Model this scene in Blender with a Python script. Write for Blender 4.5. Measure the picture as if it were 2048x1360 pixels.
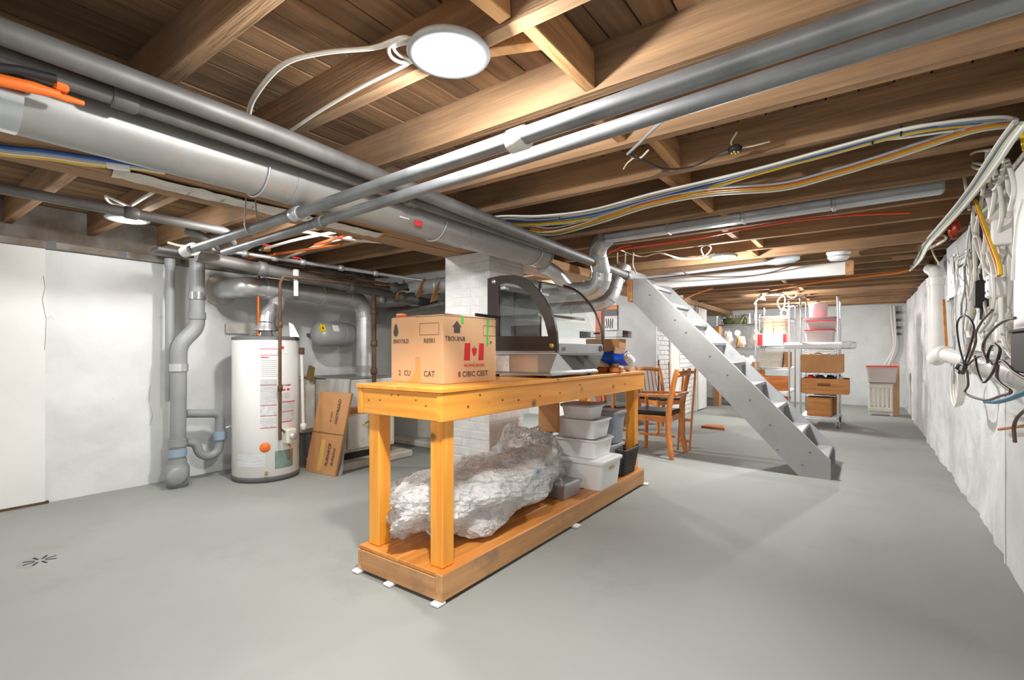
import bpy, bmesh, math, random
from mathutils import Vector, Matrix, noise

for _o in list(bpy.data.objects): bpy.data.objects.remove(_o)
random.seed(7)
SC = bpy.context.scene
COL = SC.collection
V = Vector

# ------------------------------------------------------------------ camera
CAM_H = 1.12; FPX = 979.0; HORIZON = 702.0; YAW = math.radians(35.9)
cam_d = bpy.data.cameras.new('camera'); cam = bpy.data.objects.new('camera', cam_d); COL.objects.link(cam)
cam.location = (0, 0, CAM_H); cam.rotation_euler = (math.pi/2, 0, YAW)
cam_d.sensor_width = 36; cam_d.lens = FPX/2048*36; cam_d.shift_y = (HORIZON-680)/2048
cam_d.clip_start = 0.02
SC.camera = cam
# ------------------------------------------------------------------ world and exposure
wd = bpy.data.worlds.new('world'); SC.world = wd; wd.use_nodes = True
wd.node_tree.nodes['Background'].inputs[0].default_value = (0.9, 0.95, 1, 1)
wd.node_tree.nodes['Background'].inputs[1].default_value = 0.3
SC.view_settings.view_transform = 'Standard'; SC.view_settings.look = 'None'
SC.view_settings.exposure = 0.14; SC.view_settings.gamma = 1.0; SC.view_settings.use_curve_mapping = False
LAMP_W = 39.0

# ------------------------------------------------------------------ placing: a sight line cut with a real plane of the room
_s, _c = math.sin(YAW), math.cos(YAW)
def W(px, py, X=None, Y=None, Z=None):
    xr = (px-1024)/FPX; yr = (HORIZON-py)/FPX
    d = V((-_s+xr*_c, _c+xr*_s, yr))
    if X is not None: t = X/d.x
    elif Y is not None: t = Y/d.y
    else: t = (Z-CAM_H)/d.z
    return V((0, 0, CAM_H))+d*t

# ------------------------------------------------------------------ materials
def lin(c):
    r = []
    for x in c[:3]:
        x /= 255.0
        r.append(x/12.92 if x <= .04045 else ((x+.055)/1.055)**2.4)
    return (*r, 1)
def mat(name, c, rough=.6, metal=0, c2=None, ns=6, st=(1, 1, 1), lo=.35, hi=.65, bump=0, bs=60, rnd=0, spec=.5, det=5, knots=None, coat=0, dirt=None, ds=2.0, dlo=.55, dhi=.7):
    m = bpy.data.materials.new(name); m.use_nodes = True
    nt = m.node_tree; N = nt.nodes; L = nt.links; b = N['Principled BSDF']
    b.inputs['Roughness'].default_value = rough; b.inputs['Metallic'].default_value = metal
    b.inputs['Specular IOR Level'].default_value = spec; b.inputs['Coat Weight'].default_value = coat
    b.inputs['Base Color'].default_value = lin(c)
    tc = N.new('ShaderNodeTexCoord'); mp = N.new('ShaderNodeMapping'); L.new(tc.outputs['Object'], mp.inputs[0])
    mp.inputs['Scale'].default_value = st
    info = N.new('ShaderNodeObjectInfo')
    ml = N.new('ShaderNodeMath'); ml.operation = 'MULTIPLY'; ml.inputs[1].default_value = 37.0; L.new(info.outputs['Random'], ml.inputs[0])
    if rnd: L.new(ml.outputs[0], mp.inputs['Location'])
    col = None
    if c2 is not None:
        n = N.new('ShaderNodeTexNoise'); n.inputs['Scale'].default_value = ns; n.inputs['Detail'].default_value = det; L.new(mp.outputs[0], n.inputs['Vector'])
        r = N.new('ShaderNodeValToRGB'); r.color_ramp.elements[0].position = lo; r.color_ramp.elements[1].position = hi
        r.color_ramp.elements[0].color = lin(c); r.color_ramp.elements[1].color = lin(c2)
        L.new(n.outputs[0], r.inputs[0]); col = r.outputs[0]
    def blend(col, fac, c3):
        x = N.new('ShaderNodeMix'); x.data_type = 'RGBA'
        if col is None: x.inputs[6].default_value = lin(c)
        else: L.new(col, x.inputs[6])
        x.inputs[7].default_value = lin(c3); L.new(fac, x.inputs[0]); return x.outputs[2]
    if dirt is not None:
        n = N.new('ShaderNodeTexNoise'); n.inputs['Scale'].default_value = ds; n.inputs['Detail'].default_value = 8; n.inputs['Roughness'].default_value = .65
        L.new(tc.outputs['Object'], n.inputs['Vector'])
        r = N.new('ShaderNodeValToRGB'); r.color_ramp.elements[0].position = dlo; r.color_ramp.elements[1].position = dhi
        L.new(n.outputs[0], r.inputs[0]); col = blend(col, r.outputs[0], dirt)
    if knots is not None:
        v = N.new('ShaderNodeTexVoronoi'); v.inputs['Scale'].default_value = knots
        mk = N.new('ShaderNodeMapping'); mk.inputs['Scale'].default_value = (1, 1, 1); L.new(tc.outputs['Object'], mk.inputs[0]); L.new(mk.outputs[0], v.inputs['Vector'])
        r = N.new('ShaderNodeValToRGB'); r.color_ramp.elements[0].position = .06; r.color_ramp.elements[1].position = .13
        r.color_ramp.elements[0].color = (.8, .8, .8, 1); r.color_ramp.elements[1].color = (0, 0, 0, 1)
        L.new(v.outputs['Distance'], r.inputs[0]); col = blend(col, r.outputs[0], (92, 48, 16))
    if rnd:
        h = N.new('ShaderNodeHueSaturation')
        mr = N.new('ShaderNodeMapRange'); mr.inputs[3].default_value = 1-rnd; mr.inputs[4].default_value = 1+rnd; L.new(info.outputs['Random'], mr.inputs[0])
        L.new(mr.outputs[0], h.inputs['Value'])
        if col is None: h.inputs['Color'].default_value = lin(c)
        else: L.new(col, h.inputs['Color'])
        col = h.outputs[0]
    if col is not None: L.new(col, b.inputs['Base Color'])
    if bump:
        n = N.new('ShaderNodeTexNoise'); n.inputs['Scale'].default_value = bs; n.inputs['Detail'].default_value = 6; L.new(mp.outputs[0], n.inputs['Vector'])
        bp = N.new('ShaderNodeBump'); bp.inputs['Strength'].default_value = bump; bp.inputs['Distance'].default_value = .02; L.new(n.outputs[0], bp.inputs['Height']); L.new(bp.outputs[0], b.inputs['Normal'])
    return m
def emis(name, c, s):
    m = bpy.data.materials.new(name); m.use_nodes = True; b = m.node_tree.nodes['Principled BSDF']
    b.inputs['Base Color'].default_value = lin(c); b.inputs['Emission Color'].default_value = lin(c); b.inputs['Emission Strength'].default_value = s
    return m
def clear(name, tint=(255, 255, 255), ior=1.45, film=None, filma=.0, rough=.02, bump=0, bs=30):
    """clear sheet: transparent body with a Fresnel gloss; film = a milky or printed share"""
    m = bpy.data.materials.new(name); m.use_nodes = True; nt = m.node_tree; N = nt.nodes; L = nt.links
    N.remove(N['Principled BSDF']); out = N['Material Output']
    t = N.new('ShaderNodeBsdfTransparent'); t.inputs[0].default_value = lin(tint)
    g = N.new('ShaderNodeBsdfGlossy'); g.inputs['Roughness'].default_value = rough
    f = N.new('ShaderNodeFresnel'); f.inputs['IOR'].default_value = ior
    if bump:
        tc = N.new('ShaderNodeTexCoord'); n = N.new('ShaderNodeTexVoronoi'); n.inputs['Scale'].default_value = bs; n.inputs['Detail'].default_value = 3; n.inputs['Roughness'].default_value = .6; L.new(tc.outputs['Object'], n.inputs['Vector'])
        bp = N.new('ShaderNodeBump'); bp.inputs['Strength'].default_value = bump; bp.inputs['Distance'].default_value = .03; L.new(n.outputs[0], bp.inputs['Height'])
        L.new(bp.outputs[0], g.inputs['Normal']); L.new(bp.outputs[0], f.inputs['Normal'])
    body = t.outputs[0]
    if film is not None:
        d = N.new('ShaderNodeBsdfDiffuse'); d.inputs[0].default_value = lin(film)
        tr = N.new('ShaderNodeBsdfTranslucent'); tr.inputs[0].default_value = lin(film)
        a = N.new('ShaderNodeMixShader'); a.inputs[0].default_value = .45; L.new(d.outputs[0], a.inputs[1]); L.new(tr.outputs[0], a.inputs[2])
        x = N.new('ShaderNodeMixShader'); x.inputs[0].default_value = filma; L.new(t.outputs[0], x.inputs[1]); L.new(a.outputs[0], x.inputs[2]); body = x.outputs[0]
        if bump:
            L.new(bp.outputs[0], d.inputs['Normal'])
            n2 = N.new('ShaderNodeTexNoise'); n2.inputs['Scale'].default_value = 9; n2.inputs['Detail'].default_value = 8; L.new(tc.outputs['Object'], n2.inputs['Vector'])
            mr = N.new('ShaderNodeMapRange'); mr.inputs[1].default_value = .35; mr.inputs[2].default_value = .65; mr.inputs[3].default_value = max(0, filma-.25); mr.inputs[4].default_value = min(1, filma+.25); L.new(n2.outputs[0], mr.inputs[0]); L.new(mr.outputs[0], x.inputs[0])
    mx = N.new('ShaderNodeMixShader'); L.new(f.outputs[0], mx.inputs[0]); L.new(body, mx.inputs[1]); L.new(g.outputs[0], mx.inputs[2])
    L.new(mx.outputs[0], out.inputs[0]); return m

M = {}
def reg(k, *a, **k2): M[k] = mat(k, *a, **k2)
# setting
reg('floor_paint', (145, 148, 144), .6, c2=(151, 154, 150), ns=1.2, bump=.03, bs=9, spec=.35, dirt=(135, 138, 134), ds=1.1, dlo=.56, dhi=.75)
reg('plaster', (224, 226, 226), .8, c2=(212, 213, 212), ns=3, bump=.22, bs=14, dirt=(168, 162, 154), ds=7, dlo=.66, dhi=.78)
reg('plaster_smooth', (231, 231, 229), .65, c2=(222, 222, 219), ns=2, bump=.06, bs=20)
reg('stone_plaster', (228, 229, 230), .8, c2=(208, 208, 207), ns=4, bump=.5, bs=16, dirt=(134, 124, 114), ds=8, dlo=.67, dhi=.76)
reg('grey_wall', (190, 191, 192), .6, c2=(180, 181, 183), ns=2, bump=.05, bs=15)
reg('brick_paint', (226, 226, 225), .6, c2=(213, 213, 212), ns=9, bump=.25, bs=35, rnd=.03)
reg('mortar_paint', (220, 220, 219), .8, bump=.3, bs=60)
reg('joist_wood', (172, 134, 98), .88, c2=(126, 99, 73), ns=3, st=(.6, 9, 9), lo=.3, hi=.75, bump=.25, bs=8, rnd=.18, dirt=(112, 94, 78), ds=1.3, dlo=.5, dhi=.75)
reg('plank_wood', (142, 108, 76), .88, c2=(102, 78, 56), ns=3, st=(9, .6, 9), lo=.3, hi=.7, bump=.2, bs=8, rnd=.35)
reg('beam_wood', (178, 140, 102), .85, c2=(132, 100, 72), ns=3, st=(9, .5, 9), lo=.3, hi=.75, bump=.3, bs=8, rnd=.1)
reg('block_wood', (206, 156, 104), .85, c2=(168, 122, 80), ns=3, st=(9, 1, 9), bump=.2, bs=8, rnd=.15)
reg('sill_grey', (150, 146, 140), .8, c2=(112, 98, 84), ns=5, bump=.2)
reg('white_paint', (236, 234, 230), .5, c2=(226, 224, 220), ns=3)
reg('old_white', (222, 219, 212), .7, c2=(196, 190, 180), ns=8, bump=.15, bs=30)
# wood goods
reg('pine_x', (246, 172, 66), .42, c2=(230, 146, 44), ns=2.2, st=(.7, 12, 12), bump=.05, rnd=.06, knots=4.2, coat=.25)
reg('pine_y', (246, 172, 66), .42, c2=(230, 146, 44), ns=2.2, st=(12, .7, 12), bump=.05, rnd=.06, knots=4.2, coat=.25)
reg('pine_z', (246, 172, 66), .42, c2=(230, 146, 44), ns=2.2, st=(12, 12, .7), bump=.05, rnd=.06, knots=4.2, coat=.25)
reg('base_x', (204, 154, 104), .6, c2=(180, 130, 84), ns=2.2, st=(.7, 12, 12), bump=.1, rnd=.06, dirt=(150, 118, 92), ds=3)
reg('base_y', (204, 154, 104), .6, c2=(180, 130, 84), ns=2.2, st=(12, .7, 12), bump=.1, rnd=.06, dirt=(150, 118, 92), ds=3)
reg('deck_y', (222, 148, 68), .45, c2=(202, 124, 50), ns=2.2, st=(12, .7, 12), bump=.06, rnd=.08, coat=.2)
reg('teak', (232, 148, 72), .4, c2=(206, 122, 54), ns=3, st=(6, 6, 1.2), rnd=.06, coat=.3)
reg('crate_wood', (206, 142, 78), .6, c2=(178, 114, 56), ns=3, st=(1, 8, 8), rnd=.1)
reg('orange_wood', (206, 122, 48), .5, c2=(172, 92, 32), ns=3, st=(1, 8, 8), rnd=.1)
reg('board_ply', (172, 170, 166), .7, c2=(150, 147, 142), ns=3, st=(8, 8, .8), rnd=.05)
reg('post_brown', (160, 92, 56), .6, c2=(136, 74, 44), ns=3, st=(6, 6, 1))
# card, cloth, plastic
reg('cardboard', (228, 186, 146), .75, c2=(220, 175, 132), ns=3, rnd=.05, bump=.03, bs=90)
reg('cardboard_brown', (198, 146, 98), .8, c2=(184, 132, 86), ns=3, rnd=.06)
reg('kraft_tape', (212, 168, 96), .35)
reg('ink_grey', (84, 82, 78), .8)
reg('ink_red', (214, 52, 58), .8)
reg('ink_brown', (120, 76, 48), .8)
reg('ink_black', (46, 42, 40), .7)
reg('tape_green', (60, 214, 88), .5)
reg('tape_blue', (52, 130, 188), .5)
reg('bin_white', (238, 238, 238), .35, rnd=.015)
reg('bin_grey', (168, 172, 174), .45)
reg('bin_bluegrey', (150, 158, 166), .45)
reg('weave_black', (58, 58, 60), .6, bump=.2, bs=60)
reg('leather_black', (36, 36, 38), .35)
reg('cloth_blue', (34, 104, 226), .6, c2=(20, 80, 200), ns=8)
reg('paper_white', (240, 238, 234), .8, bump=.2, bs=30)
reg('core_white', (246, 246, 246), .6, c2=(232, 232, 232), ns=7, bump=.6, bs=14)
reg('paper_grey', (196, 196, 196), .8, c2=(222, 222, 222), ns=30)
reg('plastic_black', (40, 38, 38), .6, spec=.3)
reg('frame_black', (44, 36, 33), .32, c2=(54, 44, 40), ns=4)
reg('plastic_white', (240, 240, 240), .35)
reg('plastic_red', (216, 52, 50), .4)
reg('plastic_orange', (236, 112, 34), .45)
reg('plastic_yellow', (240, 208, 40), .45)
reg('rubber_grey', (96, 96, 98), .6)
reg('terracotta', (222, 180, 146), .7, c2=(208, 164, 130), ns=5)
reg('wicker_white', (232, 226, 214), .7, bump=.3, bs=70)
reg('green_moss', (112, 118, 78), .8, c2=(78, 84, 54), ns=18)
reg('plush', (222, 196, 180), .9, bump=.3, bs=60)
# metal and pipe
reg('iron_pipe', (126, 125, 123), .55, .4, c2=(104, 102, 100), ns=5, bump=.05, bs=40, dirt=(128, 100, 78), ds=5, dlo=.66, dhi=.75)
reg('iron_bright', (146, 148, 150), .45, .6, c2=(120, 122, 124), ns=6, dirt=(150, 118, 92), ds=4, dlo=.68, dhi=.78)
reg('iron_rust', (118, 88, 66), .7, .4, c2=(84, 64, 52), ns=8, bump=.15)
reg('galv', (206, 208, 210), .36, .65, c2=(188, 190, 192), ns=7, bump=.04, bs=18)
reg('galv_dull', (172, 171, 168), .5, .55, c2=(160, 160, 158), ns=5, bump=.05, bs=12, dirt=(150, 140, 128), ds=3, dlo=.6, dhi=.8)
reg('duct_pale', (206, 212, 218), .4, .5, c2=(192, 198, 204), ns=4)
reg('steel_plate', (186, 188, 190), .36, .75, c2=(168, 170, 172), ns=4)
reg('chrome', (214, 216, 220), .2, .95)
reg('copper', (206, 120, 62), .35, .8, c2=(184, 100, 48), ns=6)
reg('brass', (196, 164, 96), .3, .9)
reg('pipe_grey', (146, 149, 150), .45, c2=(136, 139, 140), ns=4, rnd=.03)
reg('pipe_white', (234, 233, 230), .4, c2=(222, 220, 216), ns=4)
reg('union_blue', (138, 160, 176), .45)
reg('enamel_white', (236, 236, 234), .32, c2=(228, 228, 226), ns=2, coat=.3)
reg('enamel_cream', (214, 211, 200), .5, c2=(202, 198, 186), ns=4, dirt=(176, 162, 140), ds=3)
reg('tank_grey', (168, 170, 172), .42, .2)
reg('stair_grey', (166, 167, 168), .45, c2=(158, 159, 160), ns=3, bump=.05, bs=25, dirt=(150, 150, 151), ds=4)
reg('label_grey', (190, 192, 194), .6, c2=(212, 214, 216), ns=14, st=(1, 1, 8))
reg('label_teal', (128, 150, 142), .7, c2=(104, 128, 122), ns=9)
reg('concrete', (196, 190, 182), .85, c2=(176, 170, 160), ns=6, bump=.3, bs=20)
reg('hole_dark', (34, 30, 28), .8)
for k, c in dict(blue=(44, 84, 156), yellow=(236, 192, 34), white=(232, 230, 222), grey=(160, 162, 162), teal=(120, 176, 184), orange=(226, 128, 40), red=(222, 78, 40), brown=(92, 72, 60), black=(48, 44, 42), cream=(218, 208, 184), cyan=(34, 126, 158), ltblue=(140, 178, 200)).items():
    reg('cable_'+k, c, .45)
M['lamp_lens'] = emis('lamp_lens', (255, 252, 246), 14)
M['bulb_glow'] = emis('bulb_glow', (255, 236, 200), 6)
M['glass'] = clear('glass', (250, 252, 252), 1.45)
M['acrylic'] = clear('acrylic', (244, 245, 245), 1.5, film=(226, 228, 229), filma=.3)
M['bubble_film'] = clear('bubble_film', (255, 255, 255), 1.28, film=(255, 255, 255), filma=.74, rough=.07, bump=.8, bs=11)
M['thin_film'] = clear('thin_film', (255, 255, 255), 1.3, film=(255, 255, 255), filma=.42, rough=.06, bump=.8, bs=9)
M['tub_clear'] = clear('tub_clear', (244, 240, 238), 1.45, film=(255, 244, 240), filma=.8, rough=.15)

# ------------------------------------------------------------------ mesh builder
class MB:
    def __init__(s): s.v = []; s.f = []; s.sm = []
    def add(s, vs, fs, smooth=False):
        b = len(s.v); s.v += [V(x) for x in vs]
        for f in fs: s.f.append([b+i for i in f]); s.sm.append(smooth)
        return s
    def box(s, x0, x1, y0, y1, z0, z1, bev=0, m=None):
        if bev:
            bm = bmesh.new(); bmesh.ops.create_cube(bm, size=1)
            for v in bm.verts: v.co = V(((x0+x1)/2+v.co.x*(x1-x0), (y0+y1)/2+v.co.y*(y1-y0), (z0+z1)/2+v.co.z*(z1-z0)))
            bmesh.ops.bevel(bm, geom=list(bm.edges), offset=bev, segments=1, affect='EDGES', profile=.5)
            bm.verts.index_update()
            vs = [v.co.copy() for v in bm.verts]; fs = [[v.index for v in f.verts] for f in bm.faces]; bm.free()
        else:
            vs = [V(p) for p in ((x0, y0, z0), (x1, y0, z0), (x1, y1, z0), (x0, y1, z0), (x0, y0, z1), (x1, y0, z1), (x1, y1, z1), (x0, y1, z1))]
            fs = [(3, 2, 1, 0), (4, 5, 6, 7), (0, 1, 5, 4), (1, 2, 6, 5), (2, 3, 7, 6), (3, 0, 4, 7)]
        if m is not None: vs = [m @ p for p in vs]
        return s.add(vs, fs)
    def cbox(s, c, sx, sy, sz, bev=0, rz=0, m=None):
        mm = Matrix.Translation(c) @ (m if m is not None else Matrix.Rotation(rz, 4, 'Z'))
        return s.box(-sx/2, sx/2, -sy/2, sy/2, -sz/2, sz/2, bev, mm)
    def bar(s, a, b, w, h, up=V((0, 0, 1)), bev=0):
        a, b = V(a), V(b); x = (b-a).normalized(); y = V(up).cross(x)
        if y.length < 1e-4: y = V((0, 1, 0)).cross(x)
        y.normalize(); z = x.cross(y)
        R = Matrix((x, y, z)).transposed().to_4x4()
        return s.cbox((a+b)/2, (b-a).length, w, h, bev, m=R)
    def tube(s, pts, r, n=10, caps=True, closed=False, smooth=True, hollow=0):
        pts = [V(p) for p in pts]; k = len(pts)
        rs = r if isinstance(r, (list, tuple)) else [r]*k
        T = []
        for i in range(k):
            a = pts[(i-1) % k] if (closed or i > 0) else pts[i]; b = pts[(i+1) % k] if (closed or i < k-1) else pts[i]
            t = b-a; T.append(t.normalized() if t.length > 1e-9 else V((0, 0, 1)))
        u = V((0, 0, 1)).cross(T[0])
        if u.length < .05: u = V((1, 0, 0)).cross(T[0])
        u.normalize(); vs = []
        for i in range(k):
            u = u-T[i]*u.dot(T[i])
            if u.length < 1e-6: u = T[i].orthogonal()
            u.normalize(); w = T[i].cross(u)
            for j in range(n):
                a = 2*math.pi*j/n; vs.append(pts[i]+(u*math.cos(a)+w*math.sin(a))*rs[i])
        fs = []
        for i in range(k if closed else k-1):
            i2 = (i+1) % k
            for j in range(n): fs.append((i*n+j, i*n+(j+1) % n, i2*n+(j+1) % n, i2*n+j))
        s.add(vs, fs, smooth)
        if caps and not closed:
            s.add(vs[:n], [tuple(range(n))[::-1]]); s.add(vs[-n:], [tuple(range(n))])
        return s
    def lathe(s, prof, c=(0, 0, 0), n=24, m=None, a0=0, a1=2*math.pi, smooth=True):
        full = abs(a1-a0-2*math.pi) < 1e-6; k = n if full else n+1
        mm = Matrix.Translation(c) @ (m if m is not None else Matrix.Identity(4)); vs = []
        for r, z in prof:
            for j in range(k):
                a = a0+(a1-a0)*j/n; vs.append(mm @ V((r*math.cos(a), r*math.sin(a), z)))
        fs = []
        for i in range(len(prof)-1):
            for j in range(n): fs.append((i*k+j, i*k+(j+1) % k, (i+1)*k+(j+1) % k, (i+1)*k+j))
        return s.add(vs, fs, smooth)
    def prism(s, poly, ext):
        """poly: list of 3-D points in one plane, ext: extrusion vector"""
        poly = [V(p) for p in poly]; n = len(poly); e = V(ext)
        vs = poly+[p+e for p in poly]
        fs = [tuple(range(n))[::-1], tuple(range(n, 2*n))]+[(i, (i+1) % n, n+(i+1) % n, n+i) for i in range(n)]
        return s.add(vs, fs)
    def strip(s, A, B, smooth=False):
        n = len(A); return s.add(list(A)+list(B), [(i, i+1, n+i+1, n+i) for i in range(n-1)], smooth)
    def blob(s, c, r, seed=0, amp=.15, fr=3.0, nu=28, nv=18, flat=None, ridg=0, rz=0, crump=0):
        c = V(c); vs = []; off = V((seed*7.3, seed*3.1, seed*1.7)); cz, sz = math.cos(rz), math.sin(rz)
        for i in range(nv+1):
            th = math.pi*i/nv
            for j in range(nu):
                ph = 2*math.pi*j/nu; d = V((math.sin(th)*math.cos(ph), math.sin(th)*math.sin(ph), math.cos(th)))
                k = 1+amp*noise.noise(d*fr+off)
                if ridg: k += ridg*(1-2*abs(noise.noise(d*fr*2.3+off*2)))*.6+ridg*.5*(1-2*abs(noise.noise(d*fr*5.1+off)))
                if crump: k += crump*(noise.noise(d*13+off)+.8*noise.noise(V((d.x*r[0], d.y*r[1], d.z*r[2]))*60+off))
                p = V((d.x*r[0]*k, d.y*r[1]*k, d.z*r[2]*k)); p = V((p.x*cz-p.y*sz, p.x*sz+p.y*cz, p.z))+c
                if flat is not None and p.z < flat: p.z = flat+(p.z-flat)*.03
                vs.append(p)
        fs = [(i*nu+j, (i+1)*nu+j, (i+1)*nu+(j+1) % nu, i*nu+(j+1) % nu) for i in range(nv) for j in range(nu)]
        return s.add(vs, fs, not crump)
    def grid(s, fn, nu, nv, smooth=True):
        vs = [fn(i/nu, j/nv) for i in range(nu+1) for j in range(nv+1)]; k = nv+1
        return s.add(vs, [(i*k+j, (i+1)*k+j, (i+1)*k+j+1, i*k+j+1) for i in range(nu) for j in range(nv)], smooth)
    def mesh(s, name, mtx=None):
        me = bpy.data.meshes.new(name)
        vs = [mtx @ v for v in s.v] if mtx is not None else s.v
        me.from_pydata([tuple(v) for v in vs], [], s.f); me.polygons.foreach_set('use_smooth', s.sm); me.update()
        return me

FRAME = {}
def tag(o, label=None, cat=None, group=None, kind=None):
    if label: o['label'] = label
    if cat: o['category'] = cat
    if group: o['group'] = group
    if kind: o['kind'] = kind
    return o
def link(o, parent=None):
    COL.objects.link(o)
    if parent is not None: o.parent = parent
    return o
def thing(name, label, cat, loc=(0, 0, 0), rz=0, group=None):
    o = link(bpy.data.objects.new(name, None)); o.location = loc; o.rotation_euler = (0, 0, rz); o.empty_display_size = .1
    FRAME[o] = Matrix.Translation(loc) @ Matrix.Rotation(rz, 4, 'Z')
    return tag(o, label, cat, group)
def mset(o, m):
    o.data.materials.append(M[m] if isinstance(m, str) else m)
def part(name, mb, m, parent, label=None, local=False, kind=None):
    fr = FRAME.get(parent, Matrix.Identity(4))
    o = bpy.data.objects.new(name, mb.mesh(name, None if local else fr.inverted())); mset(o, m); link(o, parent); FRAME[o] = fr
    if label: o['label'] = label
    if kind: o['kind'] = kind
    return o
def single(name, mb, m, label, cat, group=None, kind=None):
    """a thing that is one mesh; its origin goes to the middle of its base"""
    lo = V([min(v[i] for v in mb.v) for i in range(3)]); hi = V([max(v[i] for v in mb.v) for i in range(3)])
    c = V(((lo.x+hi.x)/2, (lo.y+hi.y)/2, lo.z))
    o = bpy.data.objects.new(name, mb.mesh(name, Matrix.Translation(-c))); o.location = c; mset(o, m); link(o); FRAME[o] = Matrix.Translation(c)
    return tag(o, label, cat, group, kind)
def struct(name, mb, m, label=None):
    o = bpy.data.objects.new(name, mb.mesh(name)); mset(o, m); link(o); FRAME[o] = Matrix.Identity(4)
    return tag(o, label, None, None, 'structure')
def dup(root, loc, rz=None, label=None):
    r = root.copy(); COL.objects.link(r); r.location = loc
    if rz is not None: r.rotation_euler = (0, 0, rz)
    if label: r['label'] = label
    FRAME[r] = Matrix.Translation(loc) @ Matrix.Rotation(r.rotation_euler[2], 4, 'Z')
    for ch in list(root.children):
        c = ch.copy(); COL.objects.link(c); c.parent = r
        for g in list(ch.children):
            d = g.copy(); COL.objects.link(d); d.parent = c
    return r
def crom(pts, k=6):
    pts = [V(p) for p in pts]
    if len(pts) < 3: return pts
    P = [pts[0]*2-pts[1]]+pts+[pts[-1]*2-pts[-2]]; out = []
    for i in range(1, len(P)-2):
        a, b, c, d = P[i-1:i+3]
        for j in range(k):
            t = j/k; out.append(.5*((2*b)+(c-a)*t+(2*a-5*b+4*c-d)*t*t+(3*b-a-3*c+d)*t*t*t))
    return out+[pts[-1]]
def bend(a, b, c, n=6):
    """quarter bend a-b-c with corner b"""
    a, b, c = V(a), V(b), V(c)
    return [a*(1-t)**2+b*2*t*(1-t)+c*t*t for t in [i/n for i in range(n+1)]]
def pipe_path(pts, rad=.08):
    pts = [V(p) for p in pts]; out = [pts[0]]
    for i in range(1, len(pts)-1):
        p = pts[i]; a = (pts[i-1]-p); b = (pts[i+1]-p); q = min(rad, a.length*.48, b.length*.48)
        out += bend(p+a.normalized()*q, p, p+b.normalized()*q, 6)
    return out+[pts[-1]]
def text(s, o, xd, up, h, m, parent, lift=.0015, name='lettering'):
    cu = bpy.data.curves.new('txt', 'FONT'); cu.body = s; cu.size = h*1.4; cu.extrude = .0004; cu.resolution_u = 2
    ob = bpy.data.objects.new('txt', cu); COL.objects.link(ob)
    dg = bpy.context.evaluated_depsgraph_get(); me = bpy.data.meshes.new_from_object(ob.evaluated_get(dg)); bpy.data.objects.remove(ob)
    x = V(xd).normalized(); y = V(up).normalized(); z = x.cross(y)
    mm = Matrix.Translation(V(o)+z*lift) @ Matrix((x, y, z)).transposed().to_4x4()
    me.transform(FRAME.get(parent, Matrix.Identity(4)).inverted() @ mm); me.materials.clear()
    ob = bpy.data.objects.new(name, me); mset(ob, m); link(ob, parent); FRAME[ob] = FRAME.get(parent, Matrix.Identity(4)); return ob
def rounded(cx, cy, sx, sy, r, n=4):
    pts = []
    for qx, qy, a in ((1, 1, 0), (-1, 1, 90), (-1, -1, 180), (1, -1, 270)):
        for i in range(n+1):
            t = math.radians(a+90*i/n); pts.append((cx+qx*(sx/2-r)+r*math.cos(t), cy+qy*(sy/2-r)+r*math.sin(t)))
    return pts
# ------------------------------------------------------------------ room: large structure
XL, XR, YB, YF = -4.9, .60, 12.4, -3.4
ZJ, ZS = 2.05, 2.22           # joist undersides, subfloor underside
fl = struct('floor', MB().box(XL-.3, XR+.5, YF-.2, YB+.3, -.1, 0), 'floor_paint')
def rough_wall(x, y0, y1, z1, amp, sgn, ny, nz, seed, big=0):
    def fn(a, b):
        y = y0+(y1-y0)*a; z = z1*b
        p = V((seed, y, z))
        d = amp*(noise.noise(p*1.6)+.6*noise.noise(p*4.2)+.35*noise.noise(p*9.7))+big*max(0, noise.noise(p*.9+V((3, 0, 0))))*(1-b)
        return V((x+sgn*(d+.0), y, z))
    return MB().grid(fn, ny, nz)
wl = rough_wall(XL, .90, 7.3, 1.87, .012, 1, 220, 70, 1.3)
wall_left = struct('wall_left', wl, 'plaster')
part('smooth_panel', MB().box(XL-.2, XL+.035, YF, .90, .018, 1.87, .004), 'plaster_smooth', wall_left, 'smooth white panel at the near end of the wall')
part('gap_strip', MB().box(XL-.2, XL+.028, YF, .92, 0, .018), 'iron_rust', wall_left)
part('backing', MB().box(XL-.25, XL-.03, .85, 7.3, 0, 1.87), 'plaster', wall_left)
part('foundation_top', MB().box(XL-.35, XL-.16, YF, 7.3, 1.87, 2.4), 'sill_grey', wall_left)
struct('trim_1', MB().box(XL-.2, XL+.05, YF, 7.3, 1.872, 1.925, .004), 'sill_grey')
for i in range(9):
    y = -.3+i*.43+random.uniform(-.1, .1)
    part('ledge_stain', MB().box(XL+.0505, XL+.052, y, y+random.uniform(.03, .08), 1.876, 1.92), 'rubber_grey', bpy.data.objects['trim_1'])
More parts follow.
